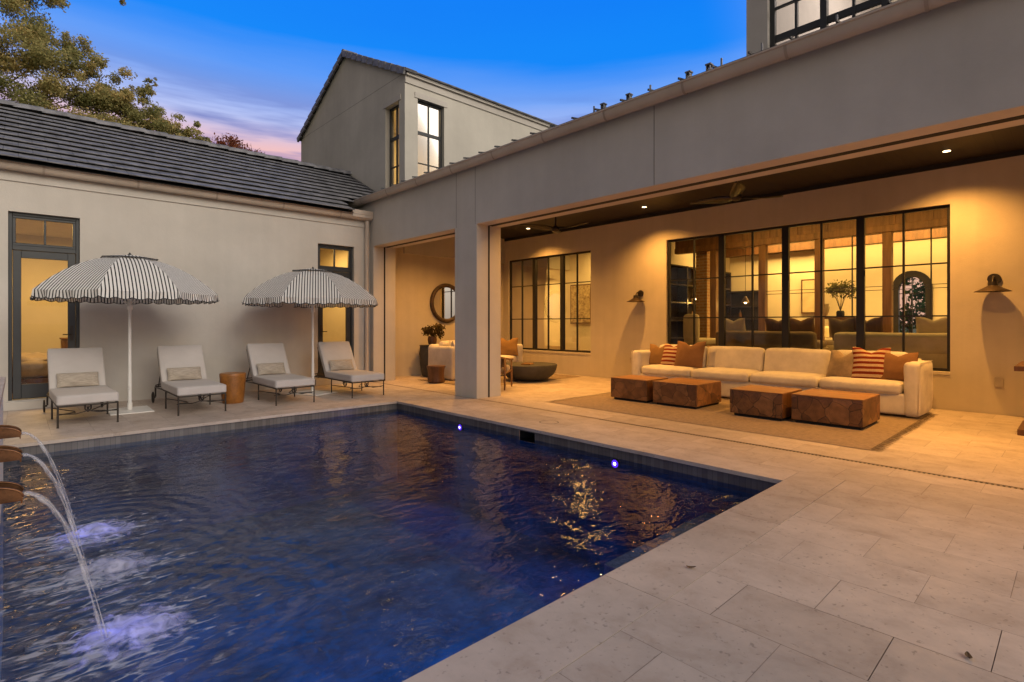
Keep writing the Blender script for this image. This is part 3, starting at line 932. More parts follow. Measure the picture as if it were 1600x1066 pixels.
# ------------------------------------------------------------------ building parts
def window(parent, axis, plane, us, z0, z1, rails=(), inset=.10, fw=.05, mw=.09, munt=True, glass_m=None, name='window', m=None, thick=.05, rail_w=.022, heavy=None, world=True):
    """us: boundaries of the casements along the wall; one muntin splits each casement"""
    glass_m = glass_m or M_GLASS; m = m or M_DARK
    mb = MB()
    def bx(d0, d1, a, b_, c, d):
        if axis == 'x': mb.box(plane + d0, plane + d1, a, b_, c, d)
        else: mb.box(a, b_, plane + d0, plane + d1, c, d)
    d0, d1 = inset, inset + thick
    a, b_ = us[0], us[-1]
    bx(d0, d1, a, a + fw, z0, z1); bx(d0, d1, b_ - fw, b_, z0, z1)
    bx(d0, d1, a + fw, b_ - fw, z0, z0 + fw); bx(d0, d1, a + fw, b_ - fw, z1 - fw, z1)
    for u in us[1:-1]:
        bx(d0 - .012, d1 + .012, u - mw / 2, u + mw / 2, z0 + fw + .001, z1 - fw - .001)
    for r in rails:
        wd = rail_w
        if heavy is not None and abs(r - heavy) < 1e-6: wd = .08
        bx(d0 + .008, d1 - .008, a + fw + .001, b_ - fw - .001, r - wd / 2, r + wd / 2)
    if munt:
        for p, q in zip(us[:-1], us[1:]):
            c = (p + q) / 2; bx(d0 + .004, d1 - .004, c - .014, c + .014, z0 + fw + .001, z1 - fw - .001)
    o = mb.build(name, m, parent, world=world)
    g = MB(); dm = (d0 + d1) / 2
    if axis == 'x': g.quad((plane + dm, a + .01, z0 + .01), (plane + dm, b_ - .01, z0 + .01), (plane + dm, b_ - .01, z1 - .01), (plane + dm, a + .01, z1 - .01))
    else: g.quad((a + .01, plane + dm, z0 + .01), (b_ - .01, plane + dm, z0 + .01), (b_ - .01, plane + dm, z1 - .01), (a + .01, plane + dm, z1 - .01))
    g.build('pane', glass_m, o, world=world)
    return o

def room(parent, x0, x1, y0, y1, z0, z1, floor_m, open_side, wall_m=None):
    """a lit room seen through the glass: floor, ceiling and three walls, open on the glazed side"""
    mb = MB()
    mb.quad((x0, y0, z1), (x0, y1, z1), (x1, y1, z1), (x1, y0, z1))
    if open_side != 'x0': mb.quad((x0, y0, z0), (x0, y1, z0), (x0, y1, z1), (x0, y0, z1))
    if open_side != 'x1' : mb.quad((x1, y0, z0), (x1, y0, z1), (x1, y1, z1), (x1, y1, z0))
    if open_side != 'y0': mb.quad((x0, y0, z0), (x0, y0, z1), (x1, y0, z1), (x1, y0, z0))
    mb.quad((x0, y1, z0), (x1, y1, z0), (x1, y1, z1), (x0, y1, z1))
    mb.build('room_wall', wall_m or M_ROOM, parent, world=True)
    f = MB(); f.quad((x0, y0, z0), (x1, y0, z0), (x1, y1, z0), (x0, y1, z0)); f.build('room_floor', floor_m, parent, world=True)

def area(name, loc, size, power, color, rot=(0, 0, 0), sy=None):
    l = bpy.data.lights.new(name, 'AREA'); l.energy = power; l.color = color
    l.shape = 'RECTANGLE'; l.size = size; l.size_y = sy or size
    o = bpy.data.objects.new(name, l); o.location = loc; o.rotation_euler = rot; col.objects.link(o); return o
def point(name, loc, power, color, r=.05):
    l = bpy.data.lights.new(name, 'POINT'); l.energy = power; l.color = color; l.shadow_soft_size = r
    o = bpy.data.objects.new(name, l); o.location = loc; col.objects.link(o); return o
def spot(name, loc, power, color, angle, blend, rot=(0, 0, 0), r=.04):
    l = bpy.data.lights.new(name, 'SPOT'); l.energy = power; l.color = color; l.spot_size = R(angle); l.spot_blend = blend; l.shadow_soft_size = r
    o = bpy.data.objects.new(name, l); o.location = loc; o.rotation_euler = rot; col.objects.link(o); return o
WARM = (1.0, 0.455, 0.092); ROOMC = (1.0, 0.58, 0.14)

def gutter_profile(w=.155, h=.15):
    pts = []
    for i in range(13):
        a = PI + PI * i / 12 * .97
        pts.append((w / 2 + w / 2 * math.cos(a), h * .15 + h * .8 * (math.sin(a)) ))
    outer = [(0.0, .02)] + [(p[0], p[1]) for p in pts] + [(w, .035), (w + .012, .03), (w + .012, .012), (w + .002, .008)]
    return outer

# ---------------- left wing
WY = 10.87
lw = thing('guest_wing', (-1, WY, 0), 'single storey stucco wing with grey tile roof behind the striped parasols', 'house wing')
D1 = (-.10, .73, .14, 2.97); D2 = (4.59, 5.40, .14, 2.97)
mb = MB(); wall_y(mb, WY, WY + .28, -7, 5.85, -.04, 3.63, [D1, D2]); wall_y(mb, 17.3, 17.5, -7, 5.85, -.04, 3.63, []); wall_x(mb, -7, -6.8, WY + .28, 17.3, -.04, 3.63, [])
mb.add([(-7, WY, 3.63), (-7, 17.5, 3.63), (-7, 14.16, 5.38), (-6.8, WY, 3.63), (-6.8, 17.5, 3.63), (-6.8, 14.16, 5.38)], [(0, 1, 2), (3, 5, 4), (0, 2, 5, 3), (1, 4, 5, 2), (0, 3, 4, 1)])
mb.build('wall', M_ST, lw, world=True, weld=True)
mb = MB(); mb.box(-7, 5.7, WY - .022, WY - .001, 3.42, 3.625); mb.build('frieze', M_ST, lw, world=True)
for d in (D1, D2):
    mb = MB(); mb.box(d[0] - .06, d[1] + .06, WY - .05, WY + .1, 0.0, .125); mb.build('door_step', M_ST, lw, world=True, bevel=.006)
# tiled roof
p_ = .5; E0 = (10.60, 3.66); RY, RZ = 14.16, 5.44
sl = Vector((0, 2, 1)).normalized(); nl = Vector((0, -1, 2)).normalized()
LEN = math.hypot(RY - E0[0], RZ - E0[1]); nC = 11; st = LEN / nC
mb = MB()
for c in range(nC):
    s0 = c * st; base = Vector((0, E0[0], E0[1])) + sl * (s0 + st * .5)
    ridgez = base.z
    xend = 5.28 if base.z < 4.0 else (5.58 if base.z < 4.2 else 6.86)
    tw = .33; x = -7.25 + (tw / 2 if c % 2 else 0)
    ax = (sl * 1.0 - nl * 0.118).normalized(); az = ax.cross(Vector((1, 0, 0))); az = -az if az.z < 0 else az
    while x < xend:
        xb = min(x + tw, xend)
        if xb - x > .04:
            j = random.uniform(-.0012, .0012)
            mb.obox((( x + xb) / 2, base.y, base.z + .048 + j), ((xb - x) / 2 - .0012, 0, 0), ax * (st * .5 + .02), az * .009)
        x += tw
rf = mb.build('roof', M_TILE, lw, world=True, bevel=.004, seg=1)
mb = MB()
mb.add([(-7.2, E0[0] + .02, E0[1]), (5.28, E0[0] + .02, E0[1]), (5.28, 11.5, 4.11), (6.88, 11.5, 4.11), (6.88, RY, RZ), (-7.2, RY, RZ), (-7.2, 17.7, 3.66), (6.88, 17.7, 3.66)], [(0, 1, 2, 3, 4, 5), (5, 4, 7, 6)])
mb.build('underlay', M_BLACK, rf, world=True)
mb = MB(); x = -7.2; k = 0
while x < 6.85:
    xb = min(x + .42, 6.87)
    prof = [(-.13, -.075), (-.10, -.005), (-.05, .03), (0, .042), (.05, .03), (.10, -.005), (.13, -.075)]
    tilt = .022
    vs = [(xx, RY + a, RZ + .11 + b + (tilt if q else 0)) for q, xx in enumerate((x, xb + .03)) for (a, b) in prof]
    n = len(prof); mb.add(vs, [(i, i + 1, i + 1 + n, i + n) for i in range(n - 1)] + [tuple(range(n, 2 * n)), tuple(range(n - 1, -1, -1))])
    x += .42
mb.build('ridge_cap', mat('ridge_tile', (0.20, 0.20, 0.22), .6, var=.35, scale=5, spots=.2), rf, world=True)
# flashing against the tower
mb = MB()
a0 = Vector((6.84, 11.55, 4.135)); a1 = Vector((6.84, RY + .1, RZ + .06))
mb.obox((a0 + a1) / 2 + Vector((0, 0, .05)), (.05, 0, 0), (a1 - a0) / 2, nl * .012); mb.build('flashing', M_METALROOF, rf, world=True)
# gutter and downspout
gp = gutter_profile()
mb = MB(); mb.extrude([(-a, b) for a, b in gp] + [(-.13, .0)] + [(-a * .9 - .006, b * .9 + .006) for a, b in reversed(gp[1:-3])], (-7.2, WY - .03, 3.655), (5.74, WY - .03, 3.655), (0, 1, 0), (0, 0, 1), cap=False)
gu = mb.build('gutter', M_GUT, lw, world=True, smooth=True, angle=50)
for k in range(6):
    x = -.9 + k * 1.18
    mb = MB(); mb.extrude([(-a * 1.05 + .003, b * 1.06 - .003) for a, b in gp[1:-3]], (x, WY - .03, 3.655), (x + .03, WY - .03, 3.655), (0, 1, 0), (0, 0, 1), closed=False)
    mb.build('strap', M_STRAP, gu, world=True, smooth=True)
mb = MB(); mb.box(5.27, 5.76, WY - .19, WY - .155, 3.60, 3.76); mb.box(5.27, 5.29, WY - .155, WY, 3.66, 3.76); mb.build('splash_guard', M_GUT, gu, world=True, bevel=.003)
mb = MB(); mb.tube([(5.66, WY - .10, 3.55), (5.66, WY - .10, 3.40), (5.67, WY - .07, 3.25), (5.67, WY - .065, 3.0), (5.67, WY - .065, 0.02)], .045, 14)
dn = mb.build('downspout', M_GUT, lw, world=True, smooth=True, angle=60)

def door(d, handle_left, split=.5):
    x0, x1, z0, z1 = d; zt = 2.44
    mb = MB(); y0, y1 = WY + .07, WY + .15
    fw = .045
    mb.box(x0, x0 + fw, y0, y1, z0, z1); mb.box(x1 - fw, x1, y0, y1, z0, z1); mb.box(x0 + fw, x1 - fw, y0, y1, z1 - fw, z1); mb.box(x0 + fw, x1 - fw, y0, y1, zt - .035, zt + .035)
    # transom sash
    a, b_ = x0 + fw, x1 - fw; y2, y3 = WY + .085, WY + .14
    mb.box(a, b_, y2, y3, zt + .036, zt + .075); mb.box(a, b_, y2, y3, z1 - fw - .04, z1 - fw - .001)
    mb.box(a, a + .04, y2, y3, zt + .076, z1 - fw - .041); mb.box(b_ - .04, b_, y2, y3, zt + .076, z1 - fw - .041)
    mb.box((a + b_) / 2 - .014, (a + b_) / 2 + .014, y2 + .003, y3 - .003, zt + .0765, z1 - fw - .0415)
    o = mb.build('door_frame', M_DOOR, lw, world=True, bevel=.004, seg=1)
    g = MB(); g.quad((a, WY + .11, zt + .05), (b_, WY + .11, zt + .05), (b_, WY + .11, z1 - .06), (a, WY + .11, z1 - .06)); g.build('transom_pane', M_GLASS, o, world=True)
    mb = MB(); a += .004; b_ -= .004; zb, ztp = z0 + .01, zt - .04; sw = .095
    y2, y3 = WY + .08, WY + .125
    mb.box(a, a + sw, y2, y3, zb, ztp); mb.box(b_ - sw, b_, y2, y3, zb, ztp); mb.box(a + sw, b_ - sw, y2, y3, zb, zb + .22); mb.box(a + sw, b_ - sw, y2, y3, ztp - .11, ztp)
    o = mb.build('door', M_DOOR, lw, world=True, bevel=.004, seg=1)
    g = MB(); g.quad((a + .09, WY + .1, zb + .2), (b_ - .09, WY + .1, zb + .2), (b_ - .09, WY + .1, ztp - .1), (a + .09, WY + .1, ztp - .1)); g.build('pane', M_GLASS, o, world=True)
    xh = a + .05 if handle_left else b_ - .05
    h = MB(); h.box(xh - .02, xh + .02, y2 - .012, y2 - .001, 1.02, 1.26); h.tube([(xh, y2 - .01, 1.12), (xh, y2 - .05, 1.12), (xh + (.11 if handle_left else -.11), y2 - .055, 1.12)], .009, 8)
    h.build('handle', M_IRON, o, world=True, smooth=True, angle=40)
door(D1, False); door(D2, True)
WOODF = planks('oak_floor', (0.22, 0.12, 0.06), 1, .14)
room(lw, -2.6, 3.2, WY + .285, 15.5, .14, 3.2, WOODF, 'y0')
room(lw, 3.6, 5.8, WY + .285, 13.6, .14, 3.2, WOODF, 'y0')

# ---------------- patio wing
FX = 5.77; FT = .55; BX = 10.2; ZB = 3.005
pw = thing('patio_wing', (8, 4, 0), 'long stucco wing with a deep covered patio facing the pool', 'house wing')
mb = MB(); wall_x(mb, FX, FX + FT, -4.0, 11.6, -.04, 4.06, [(-3.2, 7.08, -.1, ZB), (7.70, 10.69, -.1, ZB)])
fa = mb.build('facade', M_ST, pw, world=True, weld=True)
M_JOINT = mat('joint_shadow', (0.20, 0.185, 0.165), .9)
for yy in (3.61, 7.66, 7.12):
    mb = MB(); mb.box(FX - .0015, FX + .01, yy - .005, yy + .005, ZB + .002, 3.99); mb.build('control_joint', M_JOINT, fa, world=True)
tx = FX + .255
mb = MB(); mb.box(tx, tx + .10, -3.19, 7.075, ZB - .004, ZB + .004); mb.box(tx, tx + .10, 7.705, 10.685, ZB - .004, ZB + .004)
for yy in (7.08, 7.70, 10.69): mb.box(tx + .001, tx + .036, yy - .004, yy + .004, 0.0, ZB - .005)
mb.build('screen_track', M_BLACK, fa, world=True)
W1 = (8.14, 11.10, .55, 3.075); W2 = (1.34, 6.08, .55, 3.085)
mb = MB(); wall_x(mb, BX, BX + .16, -4, 11.29, -.04, 3.72, [W1, W2]); bw = mb.build('back_wall', M_ST2, pw, world=True, weld=True)
for (ya, yb) in ((11.3, 11.5), (-4.2, -4.001)):
    mb = MB(); mb.box(FX + FT, BX + .16, ya, yb, -.04, 3.72); mb.build('end_wall', M_ST2, pw, world=True)
mb = MB(); mb.box(FX + FT + .001, BX - .001, -3.99, 11.29, 3.70, 3.74); mb.build('ceiling', M_CEIL, pw, world=True)
mb = MB(); mb.box(BX - .035, BX - .002, -3.99, 11.28, 3.63, 3.698); mb.build('ceiling_trim', M_BLACK, pw, world=True)
w1 = window(pw, 'x', BX, (8.14, 9.12, 10.12, 11.10), W1[2] + .02, W1[3], (1.41, 2.32), inset=.06, fw=.045, mw=.115)
w2 = window(pw, 'x', BX, (1.34, 2.51, 3.69, 4.89, 6.08), W2[2] + .02, W2[3], (1.41, 2.21), inset=.06, fw=.045, mw=.115)
for w_, W in ((w1, W1), (w2, W2)):
    mb = MB(); mb.box(BX - .012, BX + .059, W[0] + .001, W[1] - .001, W[2] - .03, W[2] + .019); mb.build('sill', M_ST2, w_, world=True, bevel=.004)
for (yy, zz) in ((2.51, 2.12), (3.69, 2.12), (4.89, 2.12)):
    mb = MB(); mb.box(BX + .030, BX + .047, yy - .075, yy - .058, zz - .05, zz + .05); mb.build('latch', M_DARK, w2, world=True)
# metal roof, gutter
mb = MB(); P = .16
def rz(x): return 4.125 + (x - 5.6) * P
mb.add([(5.655, -4.3, 4.105), (5.655, 11.22, 4.105), (12, 11.22, rz(12) - .025), (12, -4.3, rz(12) - .025), (5.655, -4.3, 4.13), (5.655, 11.22, 4.13), (12, 11.22, rz(12)), (12, -4.3, rz(12))],
       [(0, 1, 2, 3), (4, 7, 6, 5), (0, 4, 5, 1), (1, 5, 6, 2), (2, 6, 7, 3), (3, 7, 4, 0)])
mb.add([(5.655, 11.221, 4.105), (5.655, 11.56, 4.105), (6.89, 11.56, rz(6.89) - .025), (6.89, 11.221, rz(6.89) - .025), (5.655, 11.221, 4.13), (5.655, 11.56, 4.13), (6.89, 11.56, rz(6.89)), (6.89, 11.221, rz(6.89))],
       [(0, 1, 2, 3), (4, 7, 6, 5), (0, 4, 5, 1), (1, 5, 6, 2), (2, 6, 7, 3), (3, 7, 4, 0)])
rf = mb.build('roof', M_METALROOF, pw, world=True)
mb = MB(); yy = -4.1
while yy < 11.1:
    mb.obox((8.8, yy, rz(8.8) + .012), (3.19, 0, 3.19 * P), (0, .008, 0), (0, 0, .012)); yy += .405
mb.build('seam', M_METALROOF, rf, world=True)
M_GALV = mat('galvanised', (0.24, 0.25, 0.27), .5, .5)
for yy in (4.38, 3.97, 3.14, 2.89):
    z = 4.19; mb = MB(); mb.box(5.73, 5.79, yy - .025, yy - .016, z - .06, z + .040); mb.box(5.73, 5.79, yy + .016, yy + .025, z - .06, z + .040); mb.box(5.725, 5.80, yy - .034, yy + .034, z + .041, z + .056)
    mb.build('snow_guard', M_GALV, rf, world=True)
for yy in (4.53, 3.65, 2.74, 2.3, 1.6):
    mb = MB(); mb.box(5.74, 5.76, yy - .008, yy + .008, 4.12, 4.255); mb.build('seam_post', M_GALV, rf, world=True)
mb = MB(); mb.extrude([(-a, b) for a, b in gp] + [(-.13, .0)] + [(-a * .9 - .006, b * .9 + .006) for a, b in reversed(gp[1:-3])], (FX - .02, -4.2, 4.06), (FX - .02, 11.55, 4.06), (1, 0, 0), (0, 0, 1), cap=False)
gu = mb.build('gutter', M_GUT, pw, world=True, smooth=True, angle=50)
mb = MB(); mb.extrude([(-a, b) for a, b in gp], (FX - .02, 11.545, 4.06), (FX - .02, 11.55, 4.06), (1, 0, 0), (0, 0, 1)); mb.build('end_cap', M_GUT, gu, world=True)
for k in range(12):
    yy = -1.36 + k * 1.12
    mb = MB(); mb.extrude([(-a * 1.05 + .003, b * 1.06 - .003) for a, b in gp[1:-3]], (FX - .02, yy, 4.06), (FX - .02, yy + .03, 4.06), (1, 0, 0), (0, 0, 1), closed=False)
    mb.build('strap', M_STRAP, gu, world=True, smooth=True)
# recessed downlights
DL = [(9.46, 1.28), (9.46, 6.15), (9.46, 9.55), (7.25, 1.28), (7.25, 6.15), (7.25, 9.55), (9.46, -2.4), (7.25, -2.4)]
for (x, yy) in DL:
    b = MB(); b.lathe([(.062, 3.6985), (.062, 3.694), (.048, 3.693)], (x, yy, 0), 20); o = b.build('downlight', M_SCONCE, pw, world=True)
    b = MB(); b.lathe([(.044, 3.692), (.044, 3.690)], (x, yy, 0), 20); b.build('lens', M_DOWN, o, world=True)

# interiors behind the patio windows
FLR = planks('walnut_floor', (0.14, 0.07, 0.03), 1, .16)
mb = MB()
# den
x0, x1, y0, y1, z0, z1 = BX + .161, 14.6, 7.3, 16.4, .45, 3.6
mb.quad((x0, y0, z1), (x0, y1, z1), (x1, y1, z1), (x1, y0, z1)); mb.quad((x1, y0, z0), (x1, y0, z1), (x1, y1, z1), (x1, y1, z0)); mb.quad((x0, y1, z0), (x1, y1, z0), (x1, y1, z1), (x0, y1, z1)); mb.quad((x0, y0, z0), (x0, y0, z1), (x1, y0, z1), (x1, y0, z0))
mb.quad((x0, 11.51, z0), (x0, y1, z0), (x0, y1, z1), (x0, 11.51, z1))
# thick arched partition half way in: opening between y 12.9 and 14.0
def arch_wall(mb, X0, X1, Y0, Y1, Z0, Z1, a, b_, zs, zt, zb=None, n=14):
    c = (a + b_) / 2; r = (b_ - a) / 2
    arc = [(c - r * math.cos(PI * i / n), zs + (zt - zs) * math.sin(PI * i / n)) for i in range(n + 1)]
    for X in (X0, X1):
        mb.quad((X, Y0, Z0), (X, a, Z0), (X, a, Z1), (X, Y0, Z1)); mb.quad((X, b_, Z0), (X, Y1, Z0), (X, Y1, Z1), (X, b_, Z1))
        for p, q in zip(arc[:-1], arc[1:]): mb.quad((X, p[0], p[1]), (X, q[0], q[1]), (X, q[0], Z1), (X, p[0], Z1))
        if zb is not None: mb.quad((X, a, Z0), (X, b_, Z0), (X, b_, zb), (X, a, zb))
    pts = [(a, zb if zb is not None else Z0)] + arc + [(b_, zb if zb is not None else Z0)]
    for p, q in zip(pts[:-1], pts[1:]): mb.quad((X0, p[0], p[1]), (X1, p[0], p[1]), (X1, q[0], q[1]), (X0, q[0], q[1]))
    if zb is not None: mb.quad((X0, a, zb), (X1, a, zb), (X1, b_, zb), (X0, b_, zb))
arch_wall(mb, 13.0, 13.2, 10.2, 13.4, z0, z1, 11.55, 13.1, 2.3, 2.85)
mb.build('den_wall', M_ROOM, pw, world=True)
mb = MB(); mb.quad((x0, y0, z0), (x1, y0, z0), (x1, y1, z0), (x0, y1, z0)); mb.build('den_floor', FLR, pw, world=True)
# living room
x0, x1, y0, y1 = BX + .161, 16.5, -2.5, 7.2
mb = MB()
mb.quad((x0, y0, z1), (x0, y1, z1), (x1, y1, z1), (x1, y0, z1)); mb.quad((x0, y1, z0), (x1, y1, z0), (x1, y1, z1), (x0, y1, z1)); mb.quad((x0, y0, z0), (x0, y0, z1), (x1, y0, z1), (x1, y0, z0))
arch_wall(mb, x1, x1 + .25, y0, 10.5, z0, z1, 2.50, 3.33, 2.2, 2.62, zb=.86)
mb.box(15.2, 15.4, 4.6, 7.0, z0, z1)
mb.quad((x1, 7.2, z0), (15.0, 10.5, z0), (15.0, 10.5, z1), (x1, 7.2, z1))
mb.build('living_room_wall', M_ROOM, pw, world=True)
mb = MB(); mb.quad((x0, y0, z0), (x1, y0, z0), (x1, y1, z0), (x0, y1, z0)); mb.build('living_room_floor', FLR, pw, world=True)
# arched window in the far wall
n = 14; A = (2.50, 3.33, 2.2, 2.62, .86); c = (A[0] + A[1]) / 2; r = (A[1] - A[0]) / 2
arc = [(c - r * math.cos(PI * i / n), A[2] + (A[3] - A[2]) * math.sin(PI * i / n)) for i in range(n + 1)]
outl = [(A[0], A[4])] + arc + [(A[1], A[4])]
inn = [(c + (p - c) * .66, (1.62 + (q - 1.62) * .84)) for p, q in outl]
mb = MB(); k = len(outl)
vs = [(16.45, *p) for p in outl] + [(16.45, *p) for p in inn] + [(16.6, *p) for p in outl] + [(16.6, *p) for p in inn]
fs = []
for i in range(k):
    j = (i + 1) % k
    fs += [(i, j, j + k, i + k), (i + 2 * k, i + 3 * k, j + 3 * k, j + 2 * k), (i, i + 2 * k, j + 2 * k, j), (i + k, j + k, j + 3 * k, i + 3 * k)]
mb.add(vs, fs)
mb.box(16.50, 16.54, c - .01, c + .01, 1.0, 2.54)
for zz in (1.25, 1.65, 2.05): mb.box(16.502, 16.538, c - r * .66, c + r * .66, zz - .009, zz + .009)
aw = mb.build('arched_window', M_DARK, pw, world=True)
mb = MB(); mb.add([(16.52, *p) for p in inn], [tuple(range(k))]); mb.build('pane', M_GLASS, aw, world=True)
mb = MB(); mb.box(16.36, 16.449, A[0] - .08, A[1] + .08, .82, .857); mb.build('sill', M_WHITE, aw, world=True)
# timber screen across the living room
TX = 12.3
mb = MB()
posts = (6.08, 4.93, 3.77, 2.57)
for yy in posts: mb.box(TX, TX + .16, yy - .075, yy + .075, z0 + .001, 3.06)
mb.box(TX - .01, TX + .17, -2.4, 7.1, 3.061, 3.20)
mb.build('timber_post', M_TEAK, pw, world=True, bevel=.008, seg=1)
mb = MB()
mb.box(TX + .03, TX + .13, -2.4, 7.1, 3.201, 3.598)
yy = -2.2
while yy < 7.0:
    mb.box(TX + .012, TX + .03, yy, yy + .06, 3.201, 3.597); yy += .58
mb.build('timber_panel', M_TEAK, pw, world=True)
mb = MB()
for (x, z, w_) in ((13.6, 3.25, .25), (14.9, 3.2, .28)): mb.box(x, x + w_, -2.4, 7.1, z, 3.598)
mb.build('ceiling_beam', M_WALNUT, pw, world=True)
mb = MB()
for yy in (3.17, 1.9): mb.box(TX + .07, TX + .09, yy - .011, yy + .011, z0, 3.06)
for zz in (1.95, 2.02): mb.box(TX + .072, TX + .088, 1.0, 4.9, zz - .008, zz + .004)
mb.build('steel_muntin', M_DARK, pw, world=True)
mb = MB(); mb.box(12.5, 12.8, 6.33, 6.62, z0, 3.598); mb.build('brick_pillar', M_BRICK, pw, world=True)
# bar shelves
mb = MB(); mb.box(11.7, 15.0, 7.15, 7.19, z0, 2.75)
for zz in (.9, 1.35, 1.80, 2.25, 2.72): mb.box(11.7, 15.0, 6.88, 7.149, zz, zz + .035)
for xx in (11.7, 12.55, 13.4, 14.25, 15.0): mb.box(xx - .02, xx + .02, 6.87, 7.148, z0, 2.755)
mb.build('bar_shelf', mat('ebony_wood', (0.030, 0.018, 0.012), .45, var=.3, scale=4), pw, world=True)
mb = MB(); mb.box(15.12, 15.19, 5.95, 6.95, z0, 2.2)
for zz in (.9, 1.4, 1.75, 2.17): mb.box(14.9, 15.119, 5.95, 6.95, zz, zz + .035)
mb.build('bar_shelf', bpy.data.materials['ebony_wood'], pw, world=True)
# ---------------- gabled tower
TXf = 6.9; TY0, TY1 = 11.23, 17.68; TM = (TY0 + TY1) / 2
tw_ = thing('gable_tower', (10, TM, 0), 'two storey stucco gable with tall corner windows behind the roof', 'house wing')
WA = (11.50, 12.16, 4.55, 6.80); WB = (7.27, 8.07, 4.55, 6.88)
mb = MB(); wall_x(mb, TXf, TXf + .25, TY0, TY1, 3.0, 7.40, [WA])
mb.add([(TXf, TY0, 7.4), (TXf, TY1, 7.4), (TXf, TM, 9.01), (TXf + .25, TY0, 7.4), (TXf + .25, TY1, 7.4), (TXf + .25, TM, 9.01)], [(0, 2, 1), (3, 4, 5), (0, 3, 5, 2), (1, 2, 5, 4)])
wall_y(mb, TY0 + .0005, TY0 + .25, TXf + .25, 14.5, 3.0, 7.40, [WB])
mb.box(14.25, 14.5, TY0 + .25, TY1, 3.0, 7.40); mb.box(TXf + .25, 14.25, TY1 - .25, TY1, 3.0, 7.40)
mb.build('wall', stucco('tower_stucco', (0.55, 0.52, 0.46), .04), tw_, world=True)
mb = MB(); mb.box(TXf - .0015, TXf + .01, TY0 + .002, TY1 - .002, 7.395, 7.405); mb.build('control_joint', bpy.data.materials['joint_shadow'], tw_, world=True)
mb = MB(); mb.box(TXf - .02, TXf - .001, WA[0] - .09, WA[1] + .09, WA[3], WA[3] + .13); mb.box(WB[0] - .09, WB[1] + .09, TY0 - .02, TY0 - .001, WB[3], WB[3] + .13)
mb.build('lintel', M_ST, tw_, world=True)
mb = MB(); mb.box(TXf + .001, 14.5, TY0 - .03, TY0 - .001, 7.16, 7.45); mb.box(TXf + .001, 14.5, TY0 - .09, TY0 - .031, 7.33, 7.45); mb.build('fascia', M_ST, tw_, world=True, bevel=.006)
mb = MB(); nC = 10
for sgn in (-1, 1):
    s_ = Vector((0, sgn * 2, 1)).normalized()
    half = (TY1 - TY0) / 2 + .13
    for c in range(nC):
        L = half / math.cos(math.atan(.5)) ; st = L / nC
        s0 = c * st + st * .5
        e = Vector((0, TM - sgn * half, 9.05 - half * .5))
        d = Vector((0, sgn * 2, 1)).normalized(); nn = Vector((0, -sgn * 1, 2)).normalized()
        q = e + d * s0
        ax = (d - nn * .05).normalized(); az = Vector((0, -ax.z * sgn, abs(ax.y)))
        x = TXf - .075; first = True
        while x < 14.6:
            wd = .33 if not first else .33
            mb.obox((x + wd / 2, q.y, q.z + .045), (wd / 2 - .002, 0, 0), ax * (st * .5 + .012), az.normalized() * (.035 if first else .02)); x += wd; first = False
rf = mb.build('roof', M_TILE, tw_, world=True, bevel=.005, seg=1)
mb = MB()
for sgn in (-1, 1):
    half = (TY1 - TY0) / 2 + .13; L = half / math.cos(math.atan(.5)); k = 0; nv = 11
    d = Vector((0, sgn * 2, 1)).normalized(); nn = Vector((0, -sgn * 1, 2)).normalized()
    for k in range(nv):
        q = Vector((TXf - .075, TM - sgn * half, 9.05 - half * .5)) + d * (L / nv * (k + .5)) - nn * .035
        ax = (d - nn * .10).normalized(); az = Vector((0, -ax.z * sgn, abs(ax.y)))
        mb.obox((q.x, q.y, q.z + .02), (.028, 0, 0), ax * (L / nv * .5 - .012), az.normalized() * .078)
mb.build('verge_tile', M_TILE, rf, world=True, bevel=.006, seg=1)
mb = MB()
for sgn in (-1, 1):
    half = (TY1 - TY0) / 2 + .10
    mb.quad((TXf - .06, TM, 9.03), (14.6, TM, 9.03), (14.6, TM - sgn * half, 9.03 - half * .5), (TXf - .06, TM - sgn * half, 9.03 - half * .5))
mb.build('underlay', M_BLACK, rf, world=True)
mb = MB(); x = TXf - .08
while x < 14.6:
    mb.tube([(x, TM, 9.07), (x + .43, TM, 9.085)], [.09, .1], 10); x += .42
mb.build('ridge_cap', M_TILE, rf, world=True)
window(tw_, 'x', TXf, (WA[0], WA[1]), WA[2], WA[3], (6.0, 5.28), inset=.12, fw=.05, heavy=6.0, thick=.06, m=M_DOOR)
window(tw_, 'y', TY0, (WB[0], WB[1]), WB[2], WB[3], (6.08, 5.32), inset=.10, fw=.05, heavy=6.08, thick=.06, glass_m=M_COATED, m=M_DOOR)
mb = MB(); X0, X1, Y0, Y1, Z0, Z1 = TXf + .26, 9.6, TY0 + .26, 14.5, 4.4, 7.2
mb.quad((X0, Y0, Z0), (X1, Y0, Z0), (X1, Y1, Z0), (X0, Y1, Z0)); mb.quad((X0, Y0, Z1), (X1, Y0, Z1), (X1, Y1, Z1), (X0, Y1, Z1)); mb.quad((X1, Y0, Z0), (X1, Y1, Z0), (X1, Y1, Z1), (X1, Y0, Z1)); mb.quad((X0, Y1, Z0), (X1, Y1, Z0), (X1, Y1, Z1), (X0, Y1, Z1))
mb.build('room_wall', M_ROOM, tw_, world=True)

